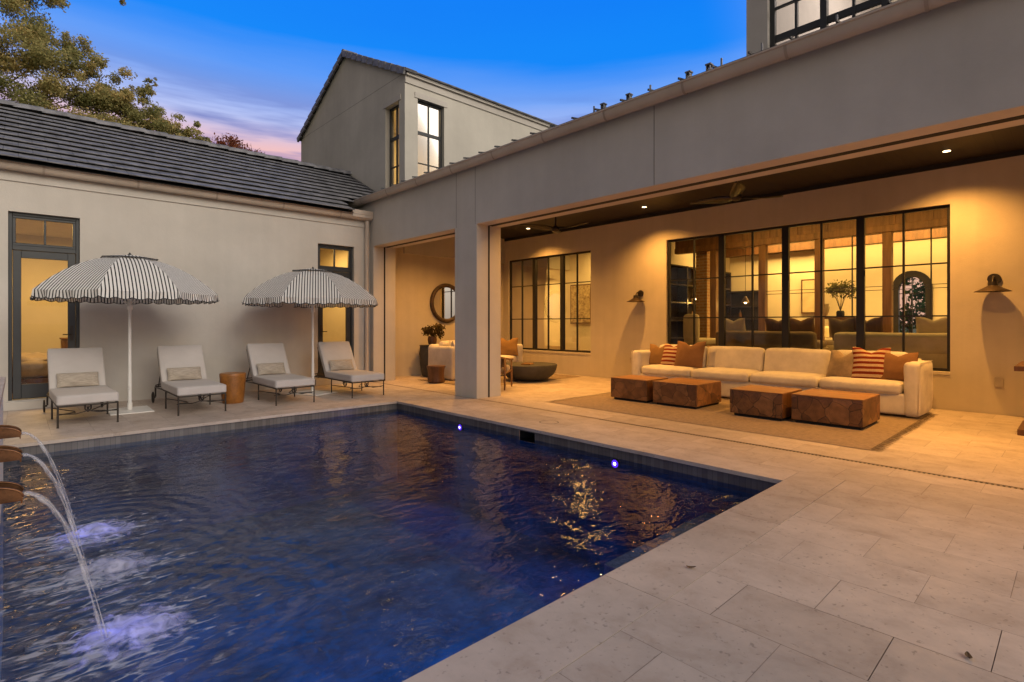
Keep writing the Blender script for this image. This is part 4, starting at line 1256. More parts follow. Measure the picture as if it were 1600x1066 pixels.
# ---------------- upper storey
us = thing('upper_storey', (9, -.5, 4.2), 'pale upper storey with dark gridded window above the patio gutter', 'house wing')
mb = MB(); UX = 7.0; wall_x(mb, UX, UX + .25, -4, 3.0, 4.2, 8.2, [(-1.6, 2.73, 4.55, 7.0)]); mb.box(UX + .25, 12, 2.75, 3.0, 4.2, 8.2); mb.box(UX + .25, 12, -4, -3.75, 4.2, 8.2); mb.box(UX + .25, 12, -3.75, 2.75, 8.0, 8.2)
mb.build('wall', M_ST, us, world=True)
window(us, 'x', UX, [2.73 - .6225 * k for k in range(7, -1, -1)] if False else (-1.6, -.99, -.37, .25, .87, 1.49, 2.11, 2.73), 4.55, 7.0, (4.93, 5.32, 5.9), inset=.07, fw=.06, mw=.07, heavy=4.93, glass_m=M_COATED, thick=.06, m=M_DOOR)
mb = MB(); mb.quad((UX + .26, -3.7, 4.3), (12, -3.7, 4.3), (12, 2.74, 4.3), (UX + .26, 2.74, 4.3)); mb.quad((11.9, -3.7, 4.3), (11.9, 2.74, 4.3), (11.9, 2.74, 7.9), (11.9, -3.7, 7.9)); mb.build('room_wall', M_ROOM, us, world=True)

# ------------------------------------------------------------------ chaises, parasols, stool
def make_chaise():
    t = thing('chaise_lounge', (0, 0, 0), 'x', 'sun lounger', 'grey canvas loungers in a row by the wall')
    W = .30                                      # half width; foot at y=0, head at y=1.75
    b = MB()
    for s in (-1, 1):
        b.tube([(s * W, 0, .265), (s * W, 1.15, .265), (s * W, 1.72, .25)], .011, 8)
        b.tube([(s * W, .08, .15), (s * W * .3, .45, .12), (s * W * .3, .55, .12), (s * W, .86, .15)], .007, 8)
    for yy in (0, .86, 1.15, 1.70): b.tube([(-W, yy, .262), (W, yy, .262)], .010, 8)
    for s in (-1, 1):
        b.tube([(s * W, 0, .17), (s * .12, .05, .15), (0, .06, .18), (-s * .01, .06, .235)], .007, 8)
        b.tube([(s * .03, .06, .25), (s * .03, .065, .20), (s * .0, .07, .165)], .009, 8)
    b.build('frame', M_IRON, t, smooth=True, angle=50)
    for s in (-1, 1):
        for yy in (0, .86):
            b = MB(); b.tube([(s * W, yy, .265), (s * W, yy, .02), (s * W, yy, 0)], [.011, .011, .013], 8); b.build('leg', M_IRON, t, smooth=True, angle=50)
        b = MB(); b.tube([(s * W, 1.68, .25), (s * W, 1.68, .10)], .012, 8); b.build('rear_leg', M_IRON, t, smooth=True, angle=50)
        w = MB(); ring_ = [(s * (W + .035), 1.68 + .082 * math.cos(a), .092 + .082 * math.sin(a)) for a in np.linspace(0, 2 * PI, 25)]
        w.tube(ring_, .010, 8)
        for a in np.linspace(0, PI, 4)[:-1]: w.tube([(s * (W + .035), 1.68 + .08 * math.cos(a), .092 + .08 * math.sin(a)), (s * (W + .035), 1.68 - .08 * math.cos(a), .092 - .08 * math.sin(a))], .005, 6)
        w.tube([(s * W, 1.68, .092), (s * (W + .05), 1.68, .092)], .014, 10)
        w.build('wheel', M_IRON, t, smooth=True, angle=50)
    b = MB(); b.tube([(-W, 1.70, .25), (-W * .9, 1.84, .27), (-W * .6, 1.90, .28), (W * .6, 1.90, .28), (W * .9, 1.84, .27), (W, 1.70, .25)], .009, 8); b.build('push_handle', M_IRON, t, smooth=True, angle=50)
    # slatted back frame at 53 degrees
    a = R(56); d = Vector((0, math.cos(a), math.sin(a))); nrm = Vector((0, -math.sin(a), math.cos(a)))
    h0 = Vector((0, 1.13, .27))
    b = MB()
    for s in (-1, 1): b.tube([h0 + Vector((s * W, 0, 0)), h0 + d * .68 + Vector((s * W, 0, 0))], .010, 8)
    for k in range(4): b.tube([h0 + d * (.05 + .2 * k) + Vector((-W, 0, 0)), h0 + d * (.05 + .2 * k) + Vector((W, 0, 0))], .007, 8)
    for s in (-1, 1): b.tube([h0 + d * .4 + Vector((s * W * .9, 0, 0)), (s * W * .9, 1.62, .26)], .008, 8)
    b.build('back_frame', M_IRON, t, smooth=True, angle=50)
    b = MB(); b.soft((0, .565, .335), (.63, 1.16, .12), .022, (0, 0, .006), 10, .003, seed=2); cu = b.build('seat_cushion', M_CHAISE, t, smooth=True)
    b = MB()
    for zz in (.288, .383):
        pts = [(-.30, .0, zz), (.30, .0, zz), (.305, .01, zz), (.305, 1.13, zz), (-.305, 1.13, zz), (-.305, .01, zz), (-.30, .0, zz)]
        b.tube([(p[0] * 1.008, p[1] - .010 if p[1] < .5 else p[1], p[2]) for p in pts], .004, 6)
    b.build('piping', M_CHAISE, cu, smooth=True)
    m = Matrix(((1, 0, 0), (0, d.y, nrm.y), (0, d.z, nrm.z)))
    b = MB(); c = h0 + d * .36 + nrm * .065; b.soft(c, (.63, .74, .11), .022, (0, 0, .008), 10, .003, m=m, seed=5); b.build('back_cushion', M_CHAISE, t, smooth=True)
    return t, c, d, nrm
ch0, bc, bd, bn = make_chaise()

def pillow_mesh(w, h, th, n=14, chop=0.0, ears=.05, noise=.012, seed=0):
    """a cushion standing in its local xz plane, thickness along y; chop pinches the top edge"""
    from mathutils import noise as mn
    mb = MB(); vs = []; fs = []
    for side in (1, -1):
        base = len(vs)
        for i in range(n + 1):
            for j in range(n + 1):
                u = i / n * 2 - 1; v = j / n * 2 - 1
                u = math.sin(u * PI / 2); v = math.sin(v * PI / 2)
                k = (max(0, 1 - abs(u) ** 2.6) * max(0, 1 - abs(v) ** 2.6)) ** .6
                x = u * w / 2 * (1 - ears * (1 - abs(v) ** 2) * 1.0) ; z = v * h / 2 * (1 - ears * (1 - u * u))
                if chop: z -= chop * h * math.exp(-(u / .3) ** 2) * max(0, (v + .2)) ** 1.2
                y = side * th / 2 * k * (1 - (chop * 1.5) * math.exp(-(u / .28) ** 2) * max(0, v) if chop else 1)
                q = mn.noise_vector(Vector((u * 1.7 + seed * 7, v * 1.7, seed + side * .2))) * noise * (.4 + k)
                edge = 0 if (i in (0, n) or j in (0, n)) else 1
                vs.append((x + q.x, y * edge + q.y * .8, z + h / 2 + q.z))
    for side in range(2):
        o = side * (n + 1) ** 2
        for i in range(n):
            for j in range(n):
                a = o + i * (n + 1) + j
                fs.append((a, a + n + 1, a + n + 2, a + 1) if side == 0 else (a, a + 1, a + n + 2, a + n + 1))
    mb.add(vs, fs)
    return mb

CH = [((.665, 8.62), 'grey canvas lounger closest to the copper water spouts', 1.5, 'woven lumbar cushion on the lounger closest to the copper spouts'),
      ((1.95, 8.62), 'grey canvas lounger between the first parasol pole and the rust ceramic stool', 0, 'woven lumbar cushion on the lounger left of the rust stool'),
      ((3.275, 8.62), 'grey canvas lounger just right of the rust ceramic stool', -.5, 'woven lumbar cushion on the lounger right of the rust stool'),
      ((4.54, 8.60), 'grey canvas lounger nearest the patio in front of the second door', -1, 'woven lumbar cushion on the lounger nearest the patio')]
for k, ((x, y), lab, rz, plab) in enumerate(CH):
    o = ch0 if k == 0 else copy_tree(ch0)
    o.location = (x, y, 0.001); o.rotation_euler = (0, 0, R(rz)); o['label'] = lab
    if k == 0:
        pil0 = pillow_mesh(.47, .22, .12, ears=.03, noise=.006, seed=3).build('lumbar_pillow', M_LUMBAR, None, smooth=True, weld=True)
    p = pil0 if k == 0 else pil0.copy()
    if k: col.objects.link(p)
    a = R(56)
    q = Matrix.Rotation(R(rz), 3, 'Z') @ Vector((random.uniform(-.02, .02), bc.y - bd.y * .28 + bn.y * .115, bc.z - bd.z * .30 + bn.z * .115 + .0))
    p.location = (x + q.x, y + q.y, .405)
    p.rotation_euler = (-(PI / 2 - a) * .9, 0, R(rz + random.uniform(-2, 2)))
    tag(p, plab, 'pillow', 'lumbar cushions on the loungers')

def make_parasol(label):
    t = thing('parasol', (0, 0, 0), label, 'parasol', 'striped parasols over the loungers')
    ns = 8; Rr = 1.16; zr, zt = 1.735, 2.275
    def prof(s):          # s 0 centre .. 1 rim
        return zt - (zt - zr) * (s ** 2.15)
    b = MB(); uv = []
    S = [.0, .14, .28, .42, .56, .70, .82, .92, 1.0]
    nw = 6
    def pt(k, s, f):      # panel k, f in -1..1 across
        a0 = 2 * PI * (k - .5) / ns; a1 = 2 * PI * (k + .5) / ns
        A = Vector((math.cos(a0), math.sin(a0), 0)) * Rr * s; B = Vector((math.cos(a1), math.sin(a1), 0)) * Rr * s
        p = A.lerp(B, (f + 1) / 2); z = prof(s) - .03 * s * (1 - f * f) * (1 - .5 * s)
        return Vector((p.x, p.y, z))
    for k in range(ns):
        for i in range(len(S) - 1):
            for j in range(nw):
                f0 = j / nw * 2 - 1; f1 = (j + 1) / nw * 2 - 1
                q = [pt(k, S[i], f0), pt(k, S[i + 1], f0), pt(k, S[i + 1], f1), pt(k, S[i], f1)]
                b.quad(*q)
                hw = Rr * math.sin(PI / ns)
                uv += [(f0 * hw * S[i], S[i]), (f0 * hw * S[i + 1], S[i + 1]), (f1 * hw * S[i + 1], S[i + 1]), (f1 * hw * S[i], S[i])]
    # recalc would reorder loops, so link by hand
    def raw(name, mbx, uvs, m, parent):
        me = bpy.data.meshes.new(name); me.from_pydata(mbx.v, [], mbx.f)
        l = me.uv_layers.new(name='UVMap'); l.data.foreach_set('uv', np.array(uvs, np.float32).ravel())
        me.materials.append(m); me.shade_smooth()
        o = bpy.data.objects.new(name, me); col.objects.link(o); o.parent = parent; return o
    cano = raw('canopy', b, uv, M_CANOPY, t)
    # scalloped valance
    b = MB(); uv = []; tr = MB()
    n = 12; hw = Rr * math.sin(PI / ns)
    for k in range(ns):
        a0 = 2 * PI * (k - .5) / ns; a1 = 2 * PI * (k + .5) / ns
        A = Vector((math.cos(a0), math.sin(a0), 0)) * Rr; B = Vector((math.cos(a1), math.sin(a1), 0)) * Rr
        low = []
        for j in range(n * 4 + 1):
            f = j / (n * 4); p = A.lerp(B, f); out = p.normalized()
            dz = .085 + .024 * abs(math.sin(PI * f * 5))
            wv = .020 * math.sin(f * PI * 5 + k * 1.3) + .006 * math.sin(f * 31 + k)
            zz = zr - .03 * .5 * (1 - (2 * f - 1) ** 2)
            low.append((p + Vector((0, 0, zz - p.z)), p + out * wv + Vector((0, 0, zz - dz - p.z)), f))
        for (p0, q0, f0), (p1, q1, f1) in zip(low[:-1], low[1:]):
            b.quad(p0, q0, q1, p1); x0 = (2 * f0 - 1) * hw; x1 = (2 * f1 - 1) * hw
            uv += [(x0, 1), (x0, .9), (x1, .9), (x1, 1)]
        tr.tube([q for _, q, _ in low], .0055, 5, cap=False)
    raw('valance', b, uv, M_CANOPY, cano)
    tr.build('trim', M_TRIM, cano, smooth=True)
    # vent cap with black edge
    b = MB(); uv = []; e = MB()
    Rv = .36
    for k in range(ns):
        a0 = 2 * PI * (k - .5) / ns; a1 = 2 * PI * (k + .5) / ns
        A = Vector((math.cos(a0) * Rv, math.sin(a0) * Rv, prof(Rv / Rr) + .022)); B = Vector((math.cos(a1) * Rv, math.sin(a1) * Rv, prof(Rv / Rr) + .022)); C = Vector((0, 0, zt + .03))
        A2 = A * .5 + C * .5 + Vector((0, 0, .012)); B2 = B * .5 + C * .5 + Vector((0, 0, .012)); h = Rv * math.sin(PI / ns)
        b.quad(A, B, B2, A2); uv += [(-h, 0), (h, 0), (h / 2, .5), (-h / 2, .5)]
        b.add([A2, B2, C], [(0, 1, 2)]); uv += [(-h / 2, .5), (h / 2, .5), (0, 1)]
        e.tube([A, B], .0065, 5)
    raw('vent_cap', b, uv, M_CANOPY, cano); e.build('vent_trim', M_TRIM, cano, smooth=True)
    b = MB(); b.tube([(0, 0, .05), (0, 0, zt)], .021, 14); b.tube([(0, 0, .05), (0, 0, .55)], .026, 14)
    po = b.build('pole', M_WHITE, t, smooth=True, angle=50)
    b = MB(); b.tube([(.02, 0, .37), (.07, -.02, .33)], .006, 6); b.tube([(0, 0, 1.50), (0, 0, 1.60)], .034, 14); b.build('pull_cord', M_WHITE, po, smooth=True, angle=50)
    b = MB(); b.lathe([(.026, zt + .02), (.03, zt + .035), (.012, zt + .05), (.014, zt + .06), (.004, zt + .07)], (0, 0, 0), 12); b.build('finial', M_TRIM, t, smooth=True)
    for k in range(ns):
        a = 2 * PI * (k - .5) / ns; d = Vector((math.cos(a), math.sin(a), 0))
        b = MB(); b.tube([d * Rr * s + Vector((0, 0, prof(s) - .012)) for s in (.02, .2, .4, .6, .8, .99)], .006, 6)
        b.tube([Vector((0, 0, 1.56)) + d * .03, d * Rr * .5 + Vector((0, 0, prof(.5) - .015))], .005, 6); b.build('rib', M_WHITE, t, smooth=True)
    b = MB(); b.box(-.34, .34, -.26, .26, 0, .014); b.tube([(0, 0, .014), (0, 0, .12)], .033, 16); b.build('base_plate', M_WHITE, t, bevel=.003, seg=1)
    return t
pr = make_parasol('striped parasol standing between the first two loungers')
pr.location = (1.22, 9.62, 0); pr.rotation_euler = (0, 0, R(-95 + 4))
p2 = copy_tree(pr); p2.location = (4.01, 9.72, 0); p2.rotation_euler = (0, 0, R(-95 + 27)); p2.scale = (1.03, 1.03, 1.0)
p2['label'] = 'striped parasol standing in front of the second door near the patio'

b = MB(); prof = [(.150, 0), (.155, .01), (.172, .15), (.186, .32), (.196, .45), (.196, .475), (.188, .485), (.0, .486)]
b.lathe(prof, (0, 0, 0), 32)
o = b.build('drum_stool', M_TERRA, None, smooth=True, angle=40); o.location = (2.58, 9.46, 0)
tag(o, 'rust orange ceramic drum stool between the second and third loungers', 'stool')

# ------------------------------------------------------------------ long sofa, log tables, rug
so = thing('long_sofa', (9.27, 3.74, 0.02), 'long white slipcovered sofa under the wide gridded window', 'sofa')
L0, L1 = -2.27, 2.27      # along y
b = MB(); b.soft((.0, 0, .165), (.90, 4.30, .29), .03, (0, 0, 0), 14, .006, seed=1); b.soft((.36, 0, .40), (.20, 4.30, .74), .05, (0, 0, 0), 12, .006, seed=2); b.build('base', M_LINEN, so, smooth=True)
for s in (-1, 1):
    b = MB(); b.soft((.0, s * (L1 - .09), .375), (.94, .19, .73), .055, (.0, .008, .0), 12, .012, seed=3 + s); b.build('arm', M_LINEN, so, smooth=True)
w4 = (L1 - L0 - .40) / 4
for k in range(4):
    yc = L0 + .20 + w4 * (k + .5)
    b = MB(); b.soft((-.10, yc, .375), (.76, w4 - .012, .165), .06, (.012, 0, .022), 12, .006, seed=10 + k); b.build('seat_cushion', M_LINEN, so, smooth=True)
    m = Matrix.Rotation(R(-12), 3, 'Y').to_3x3()
    m = Matrix.Rotation(R(12), 3, 'Y')
    b = MB(); b.soft((.20, yc, .625), (.20, w4 - .014, .44), .07, (.03, 0, .012), 12, .008, m=m, seed=20 + k); b.build('back_cushion', M_LINEN, so, smooth=True)
b = MB()
for s in (-1, 1):
    b.tube([(-.472, s * (L1 - .02), .04), (-.474, s * (L1 - .005), .70), (-.45, s * (L1 - .004), .735), (.42, s * (L1 - .004), .738)], .005, 6)
    b.tube([(-.452, s * 2.0, .30), (-.452, -s * 0.0, .303)], .004, 6)
b.build('seam', M_LINEN, so, smooth=True)

SP = [((9.22, 5.66), .44, .44, .15, M_OCHRE, 8, 'ochre linen cushion against the sofa arm nearest the brick pillar', .12),
      ((9.16, 5.36), .44, .46, .15, M_REDSTRIPE, -6, 'red striped cushion between the ochre and large tobacco cushions', .10),
      ((9.10, 4.95), .56, .52, .17, M_BROWN, 5, 'large tobacco linen cushion leaning on the striped one', .13),
      ((9.12, 2.47), .46, .44, .16, M_OAT, -14, 'oatmeal velvet cushion, first of the three by the right sofa arm', .13),
      ((9.08, 2.08), .48, .50, .15, M_REDSTRIPE, 10, 'red striped cushion beside the oatmeal velvet cushion', .12),
      ((9.14, 1.76), .48, .44, .15, M_BROWN, 14, 'tobacco linen cushion tucked into the sofa arm nearest the camera', .10)]
for k, ((x, y), w, h, th, m, rz, lab, chop) in enumerate(SP):
    o = pillow_mesh(w, h, th, 16, chop, .07, .014, seed=k + 11).build('throw_pillow', m, None, smooth=True, weld=True)
    o.location = (x - .06, y, .475); o.rotation_euler = (R(-20), 0, R(-90 + rz))
    tag(o, lab, 'pillow', 'throw pillows on the long sofa')

def table(x0, y0, dx, dy, lab, h=.365):
    t = thing('log_table', (x0 + dx / 2, y0 + dy / 2, .016), lab, 'coffee table', 'log slice coffee tables')
    b = MB(); b.box(-dx / 2, dx / 2, -dy / 2, dy / 2, .035, h - .014); b.build('block', M_LOG, t, bevel=.006)
    b = MB(); b.box(-dx / 2 + .03, dx / 2 - .03, -dy / 2 + .03, dy / 2 - .05, 0, .034); b.build('plinth', M_BLACK, t)
    b = MB(); b.box(-dx / 2 - .001, dx / 2 + .001, -dy / 2 - .001, dy / 2 + .001, h - .0138, h); b.build('top', M_TOPW, t, bevel=.004)
M_TOPW = planks('oiled_top', (0.30, 0.135, 0.045), 0, .19, .38, .6, (9, 1.2, 9))
table(7.37, 4.75, .66, .70, 'log block coffee table nearest the big column')
table(7.38, 3.90, .80, .74, 'log block coffee table second from the big column')
table(7.30, 2.66, .72, .70, 'log block coffee table with dark knots, third from the column')
table(7.38, 1.78, .80, .80, 'log block coffee table nearest the camera')

def rug(x0, x1, y0, y1, lab, z, ends='y'):
    t = thing('rug', ((x0 + x1) / 2, (y0 + y1) / 2, z), lab, 'rug')
    b = MB(); n = 40; vs = []; fs = []
    from mathutils import noise as mn
    ny = int(n * (y1 - y0) / (x1 - x0))
    for i in range(n + 1):
        for j in range(ny + 1):
            x = x0 + (x1 - x0) * i / n; y = y0 + (y1 - y0) * j / ny
            e = min(i, n - i, j, ny - j)
            vs.append((x + (.012 * mn.noise((y * 3, x, 1)) if i in (0, n) else 0), y + (.015 * mn.noise((x * 3, y, 2)) if j in (0, ny) else 0), z + .011 + .003 * mn.noise((x * 2, y * 2, 0)) + (0 if e else -.008)))
    for i in range(n):
        for j in range(ny):
            a = i * (ny + 1) + j; fs.append((a, a + ny + 1, a + ny + 2, a + 1))
    b.add(vs, fs); b.build('pile', M_RUG, t, world=True, smooth=True)
    nf = int((x1 - x0) / .016) if ends == 'y' else int((y1 - y0) / .016)
    for side in (0, 1):
        b = MB()
        for k in range(nf):
            d = -1 if side == 0 else 1; L = random.uniform(.05, .10); dx = random.uniform(-.02, .02)
            if ends == 'y':
                x = x0 + (k + .5) * .016; y = y0 if side == 0 else y1
                b.quad((x - .007, y, z + .012), (x + .007, y, z + .012), (x + .005 + dx, y + d * L, z + .004), (x - .005 + dx, y + d * L, z + .004))
            else:
                y = y0 + (k + .5) * .016; x = x0 if side == 0 else x1
                b.quad((x, y - .007, z + .012), (x, y + .007, z + .012), (x + d * L, y + .005 + dx, z + .004), (x + d * L, y - .005 + dx, z + .004))
        b.build('fringe', M_FRINGE, t, world=True)
rug(6.36, 9.55, 1.47, 5.95, 'large jute rug with dark fringe under the log tables', .0015)
rug(6.75, 10.0, 8.25, 10.35, 'smaller jute rug under the dark bowl table', .0015, 'x')

# ------------------------------------------------------------------ second seating group
s2 = thing('two_seat_sofa', (8.2, 10.05, .012), 'white slipcovered sofa half hidden behind the big column', 'sofa')
b = MB(); b.soft((0, .02, .17), (2.2, .88, .30), .03, (0, 0, 0), 12, .006, seed=31); b.soft((0, .38, .42), (2.2, .18, .74), .05, (0, 0, 0), 12, .006, seed=32); b.build('base', M_LINEN, s2, smooth=True)
for s in (-1, 1):
    b = MB(); b.soft((s * 1.03, 0, .385), (.18, .95, .75), .05, (.008, 0, 0), 12, .010, seed=33 + s); b.build('arm', M_LINEN, s2, smooth=True)
for s in (-1, 1):
    b = MB(); b.soft((s * .47, -.08, .39), (.93, .75, .17), .06, (0, .012, .022), 10, .006, seed=36 + s); b.build('seat_cushion', M_LINEN, s2, smooth=True)
    b = MB(); b.soft((s * .47, .22, .64), (.92, .20, .44), .07, (0, .03, .012), 10, .008, seed=38 + s); b.build('back_cushion', M_LINEN, s2, smooth=True)
for k, (x, y, w, h, m, rz, lab) in enumerate(((7.40, 9.78, .50, .44, M_LINEN, 62, 'cream cushion propped inside the sofa arm behind the column'),
                                              (7.62, 9.93, .44, .40, M_BROWN, 40, 'tobacco cushion behind the cream one on the half hidden sofa'),
                                              (8.92, 9.72, .52, .48, M_OCHRE, -42, 'ochre cushion at the window end of the half hidden sofa'))):
    o = pillow_mesh(w, h, .16, 16, .12, .07, .012, seed=41 + k).build('throw_pillow', m, None, smooth=True, weld=True)
    o.location = (x, y, .485); o.rotation_euler = (R(-20), 0, R(rz)); tag(o, lab, 'pillow', 'throw pillows on the half hidden sofa')
b = MB(); b.lathe([(.16, 0), (.19, .03), (.175, .15), (.18, .28), (.20, .355), (.195, .37), (0, .371)], (0, 0, 0), 36, wob=lambda a, z: .07 * math.sin(3 * a + 1) + .03 * math.sin(7 * a + z * 9))
o = b.build('stump_table', M_WALNUT, None, smooth=True, angle=45); o.location = (6.68, 9.58, .002); tag(o, 'small dark tree stump side table by the half hidden sofa arm', 'side table')
b = MB(); b.lathe([(.24, 0), (.30, .01), (.46, .06), (.575, .15), (.63, .26), (.65, .345), (.645, .362), (.63, .37), (0, .371)], (0, 0, 0), 48)
o = b.build('bowl_table', M_CHAR, None, smooth=True, angle=50); o.location = (8.45, 8.52, .012); tag(o, 'round charcoal bowl shaped coffee table', 'coffee table')
b = MB(); b.box(-.15, .15, -.11, .11, 0, .018); b.box(-.13, .13, -.10, .10, .0185, .032)
o = b.build('book', M_OCHRE, None, bevel=.002); o.location = (8.25, 8.35, .384); o.rotation_euler = (0, 0, .5); tag(o, 'tan book lying on the charcoal bowl table', 'book')
# lounge chair
lc = thing('lounge_chair', (6.95, 8.02, .002), 'wooden lounge chair with woven back beside the column', 'armchair', rz=R(35))
for (x, y, h) in ((-.29, -.31, .62), (-.29, .31, .62), (.33, -.31, .56), (.33, .31, .56)):
    b = MB(); b.tube([(x * 1.05, y, 0), (x, y, .25), (x * .97, y, h)], [.017, .022, .017], 10); b.build('leg', M_TEAK, lc, smooth=True)
b = MB()
for y in (-.31, .31): b.tube([(-.29, y, .32), (.33, y, .34)], .018, 8)
for x in (-.29, .33): b.tube([(x, -.31, .33), (x, .31, .33)], .018, 8)
pts = [(.36, -.33, .56)] + [(-.06 - .33 * math.cos(a), .36 * math.sin(a), .58 + .06 * math.cos(a)) for a in np.linspace(-PI / 2, PI / 2, 15)] + [(.36, .33, .56)]
b.tube(pts, .020, 8)
b.build('frame', M_TEAK, lc, smooth=True)
b = MB(); vs = []; fs = []
A_ = np.linspace(-1.25, 1.25, 16)
for i, a in enumerate(A_):
    for z in (.30, .36, .44, .52, .60): vs.append((-.05 - .30 * math.cos(a) - (.0 if z < .5 else .03 * math.cos(a)), .33 * math.sin(a), z + .05 * math.cos(a)))
for i in range(15):
    for j in range(4): fs.append((i * 5 + j, i * 5 + 5 + j, i * 5 + 6 + j, i * 5 + 1 + j))
b.add(vs, fs); o = b.build('backrest', M_WICKER, lc, smooth=True); md = o.modifiers.new('thick', 'SOLIDIFY'); md.thickness = .03
b = MB(); b.soft((.03, 0, .39), (.60, .58, .11), .045, (0, 0, .02), 8, .004, seed=51); b.build('seat_cushion', M_OAT, lc, smooth=True)
# round table with pot plant behind the sofa arm
b = MB(); b.lathe([(.20, 0), (.24, .02), (.28, .3), (.30, .55), (.28, .74), (.30, .76), (.0, .762)], (0, 0, 0), 32)
o = b.build('drum_table', M_CHAR, None, smooth=True, angle=45); o.location = (7.44, 10.88, 0); tag(o, 'dark round side table behind the half hidden sofa arm', 'side table')
pp = thing('potted_plant', (7.42, 10.82, .764), 'bushy dark leaved plant in a clay pot below the round mirror', 'plant')
b = MB(); b.lathe([(.07, 0), (.10, .04), (.115, .14), (.10, .2), (.105, .21), (.09, .205), (.08, .18), (0, .178)], (0, 0, 0), 24); b.build('pot', M_WALNUT, pp, smooth=True, angle=50)
b = MB()
for k in range(9):
    a = k * 2.4; b.tube([(0, 0, .17), (.06 * math.cos(a), .06 * math.sin(a), .3), (.19 * math.cos(a), .19 * math.sin(a), .36 + .1 * random.random())], .004, 5)
b.build('stem', M_BARK, pp)
leaves('foliage', [(0, 0, .34, .24, .22, .16), (.14, -.05, .42, .16, .16, .12), (-.14, .02, .34, .16, .14, .12), (.2, 0, .28, .14, .14, .12)], 520, .044, M_LEAF_DRY, pp, world=False, aspect=.4, shell=.3)
mr = thing('round_mirror', (8.18, 11.28, 1.82), 'round mirror in a wide dark wooden frame on the patio end wall', 'mirror')
b = MB(); ring_ = [(.46 * math.cos(a), 0, .46 * math.sin(a)) for a in np.linspace(0, 2 * PI, 49)]
b.tube(ring_, .055, 10); b.build('frame', M_MIRF, mr, smooth=True)
b = MB(); b.add([(.43 * math.cos(a), -.005, .43 * math.sin(a)) for a in np.linspace(0, 2 * PI, 49)[:-1]], [tuple(range(48))])
b.build('mirror_glass', mat('silvered_glass', (0.85, 0.85, 0.83), 0.01, 1.0, var=0.0), mr)

# wall lamps, covers, fans
def sconce(y, z, lab):
    t = thing('wall_lamp', (BX, y, z), lab, 'wall lamp', 'bronze wall lamps on the patio wall')
    b = MB(); b.tube([(-.001, 0, .10), (-.025, 0, .10)], .075, 24); b.build('back_plate', M_IRON, t, smooth=True, angle=40)
    b = MB(); b.tube([(-.02, 0, .10), (-.09, 0, .13), (-.16, 0, .11), (-.20, 0, .05)], .013, 10); b.tube([(-.20, 0, .055), (-.20, 0, -.01)], [.05, .055], 16); b.build('arm', M_IRON, t, smooth=True, angle=40)
    b = MB(); prof = [(.05, .0), (.07, -.015), (.13, -.05), (.20, -.085), (.205, -.09), (.198, -.088), (.13, -.056), (.06, -.02)]
    vs = []; n = 32
    for (r, zz) in prof:
        for k in range(n): vs.append((-.20 + r * math.cos(2 * PI * k / n), r * math.sin(2 * PI * k / n), zz))
    fs = [(i * n + k, i * n + (k + 1) % n, (i + 1) * n + (k + 1) % n, (i + 1) * n + k) for i in range(len(prof) - 1) for k in range(n)]
    b.add(vs, fs); b.build('lamp_shade', M_SCONCE, t, smooth=True)
sconce(6.72, 1.86, 'bronze wall lamp between the two gridded windows')
sconce(.85, 1.83, 'bronze wall lamp right of the wide window')
for (y, lab) in ((.80, 'tan outlet cover on the patio wall under the right wall lamp'), (6.95, 'tan outlet cover on the patio wall under the left wall lamp')):
    b = MB(); b.box(-.035, -.001, -.045, .045, -.065, .065); o = b.build('outlet_cover', M_OUTLET, None, bevel=.006); o.location = (BX, y, .46); tag(o, lab, 'outlet', 'outlet covers on the patio wall')
def fan(x, y, rz):
    t = thing('ceiling_fan', (x, y, 3.70), 'x', 'ceiling fan', 'dark ceiling fans on the patio ceiling', rz=rz)
    b = MB(); b.tube([(0, 0, 0), (0, 0, -.03)], [.07, .055], 18); b.tube([(0, 0, -.03), (0, 0, -.38)], .014, 10); b.build('rod', M_IRON, t, smooth=True, angle=40)
    b = MB(); b.lathe([(.02, -.35), (.06, -.37), (.085, -.41), (.07, -.455), (.03, -.47)], (0, 0, 0), 24); b.build('motor', M_IRON, t, smooth=True)
    for k in range(3):
        a = 2 * PI * k / 3; b = MB(); vs = []; fs = []
        for i in range(15):
            s = i / 14; r = .05 + .75 * s; wd = (.035 + .075 * math.sin(PI * min(1, s * 1.02) ** .8)) * (1 if s < .97 else .6)
            bend = .10 * math.sin(s * 1.6); tw = .45 * (1 - s)
            for q in (-1, 0, 1):
                lx, ly = r, q * wd + bend; lz = -.42 + .05 * s * s + q * wd * math.sin(tw) - .012 * (1 - q * q)
                vs.append((lx * math.cos(a) - ly * math.sin(a), lx * math.sin(a) + ly * math.cos(a), lz))
        for i in range(14):
            for q in range(2): fs.append((i * 3 + q, i * 3 + 3 + q, i * 3 + 4 + q, i * 3 + 1 + q))
        b.add(vs, fs); o = b.build('blade', M_FAN, t, smooth=True); md = o.modifiers.new('thick', 'SOLIDIFY'); md.thickness = .012
    return t
f1 = fan(8.3, 3.72, R(-47 + 5)); f1['label'] = 'dark three bladed ceiling fan above the long sofa'
f2 = fan(8.3, 7.56, R(30)); f2['label'] = 'dark three bladed ceiling fan nearer the column, above the bowl table'

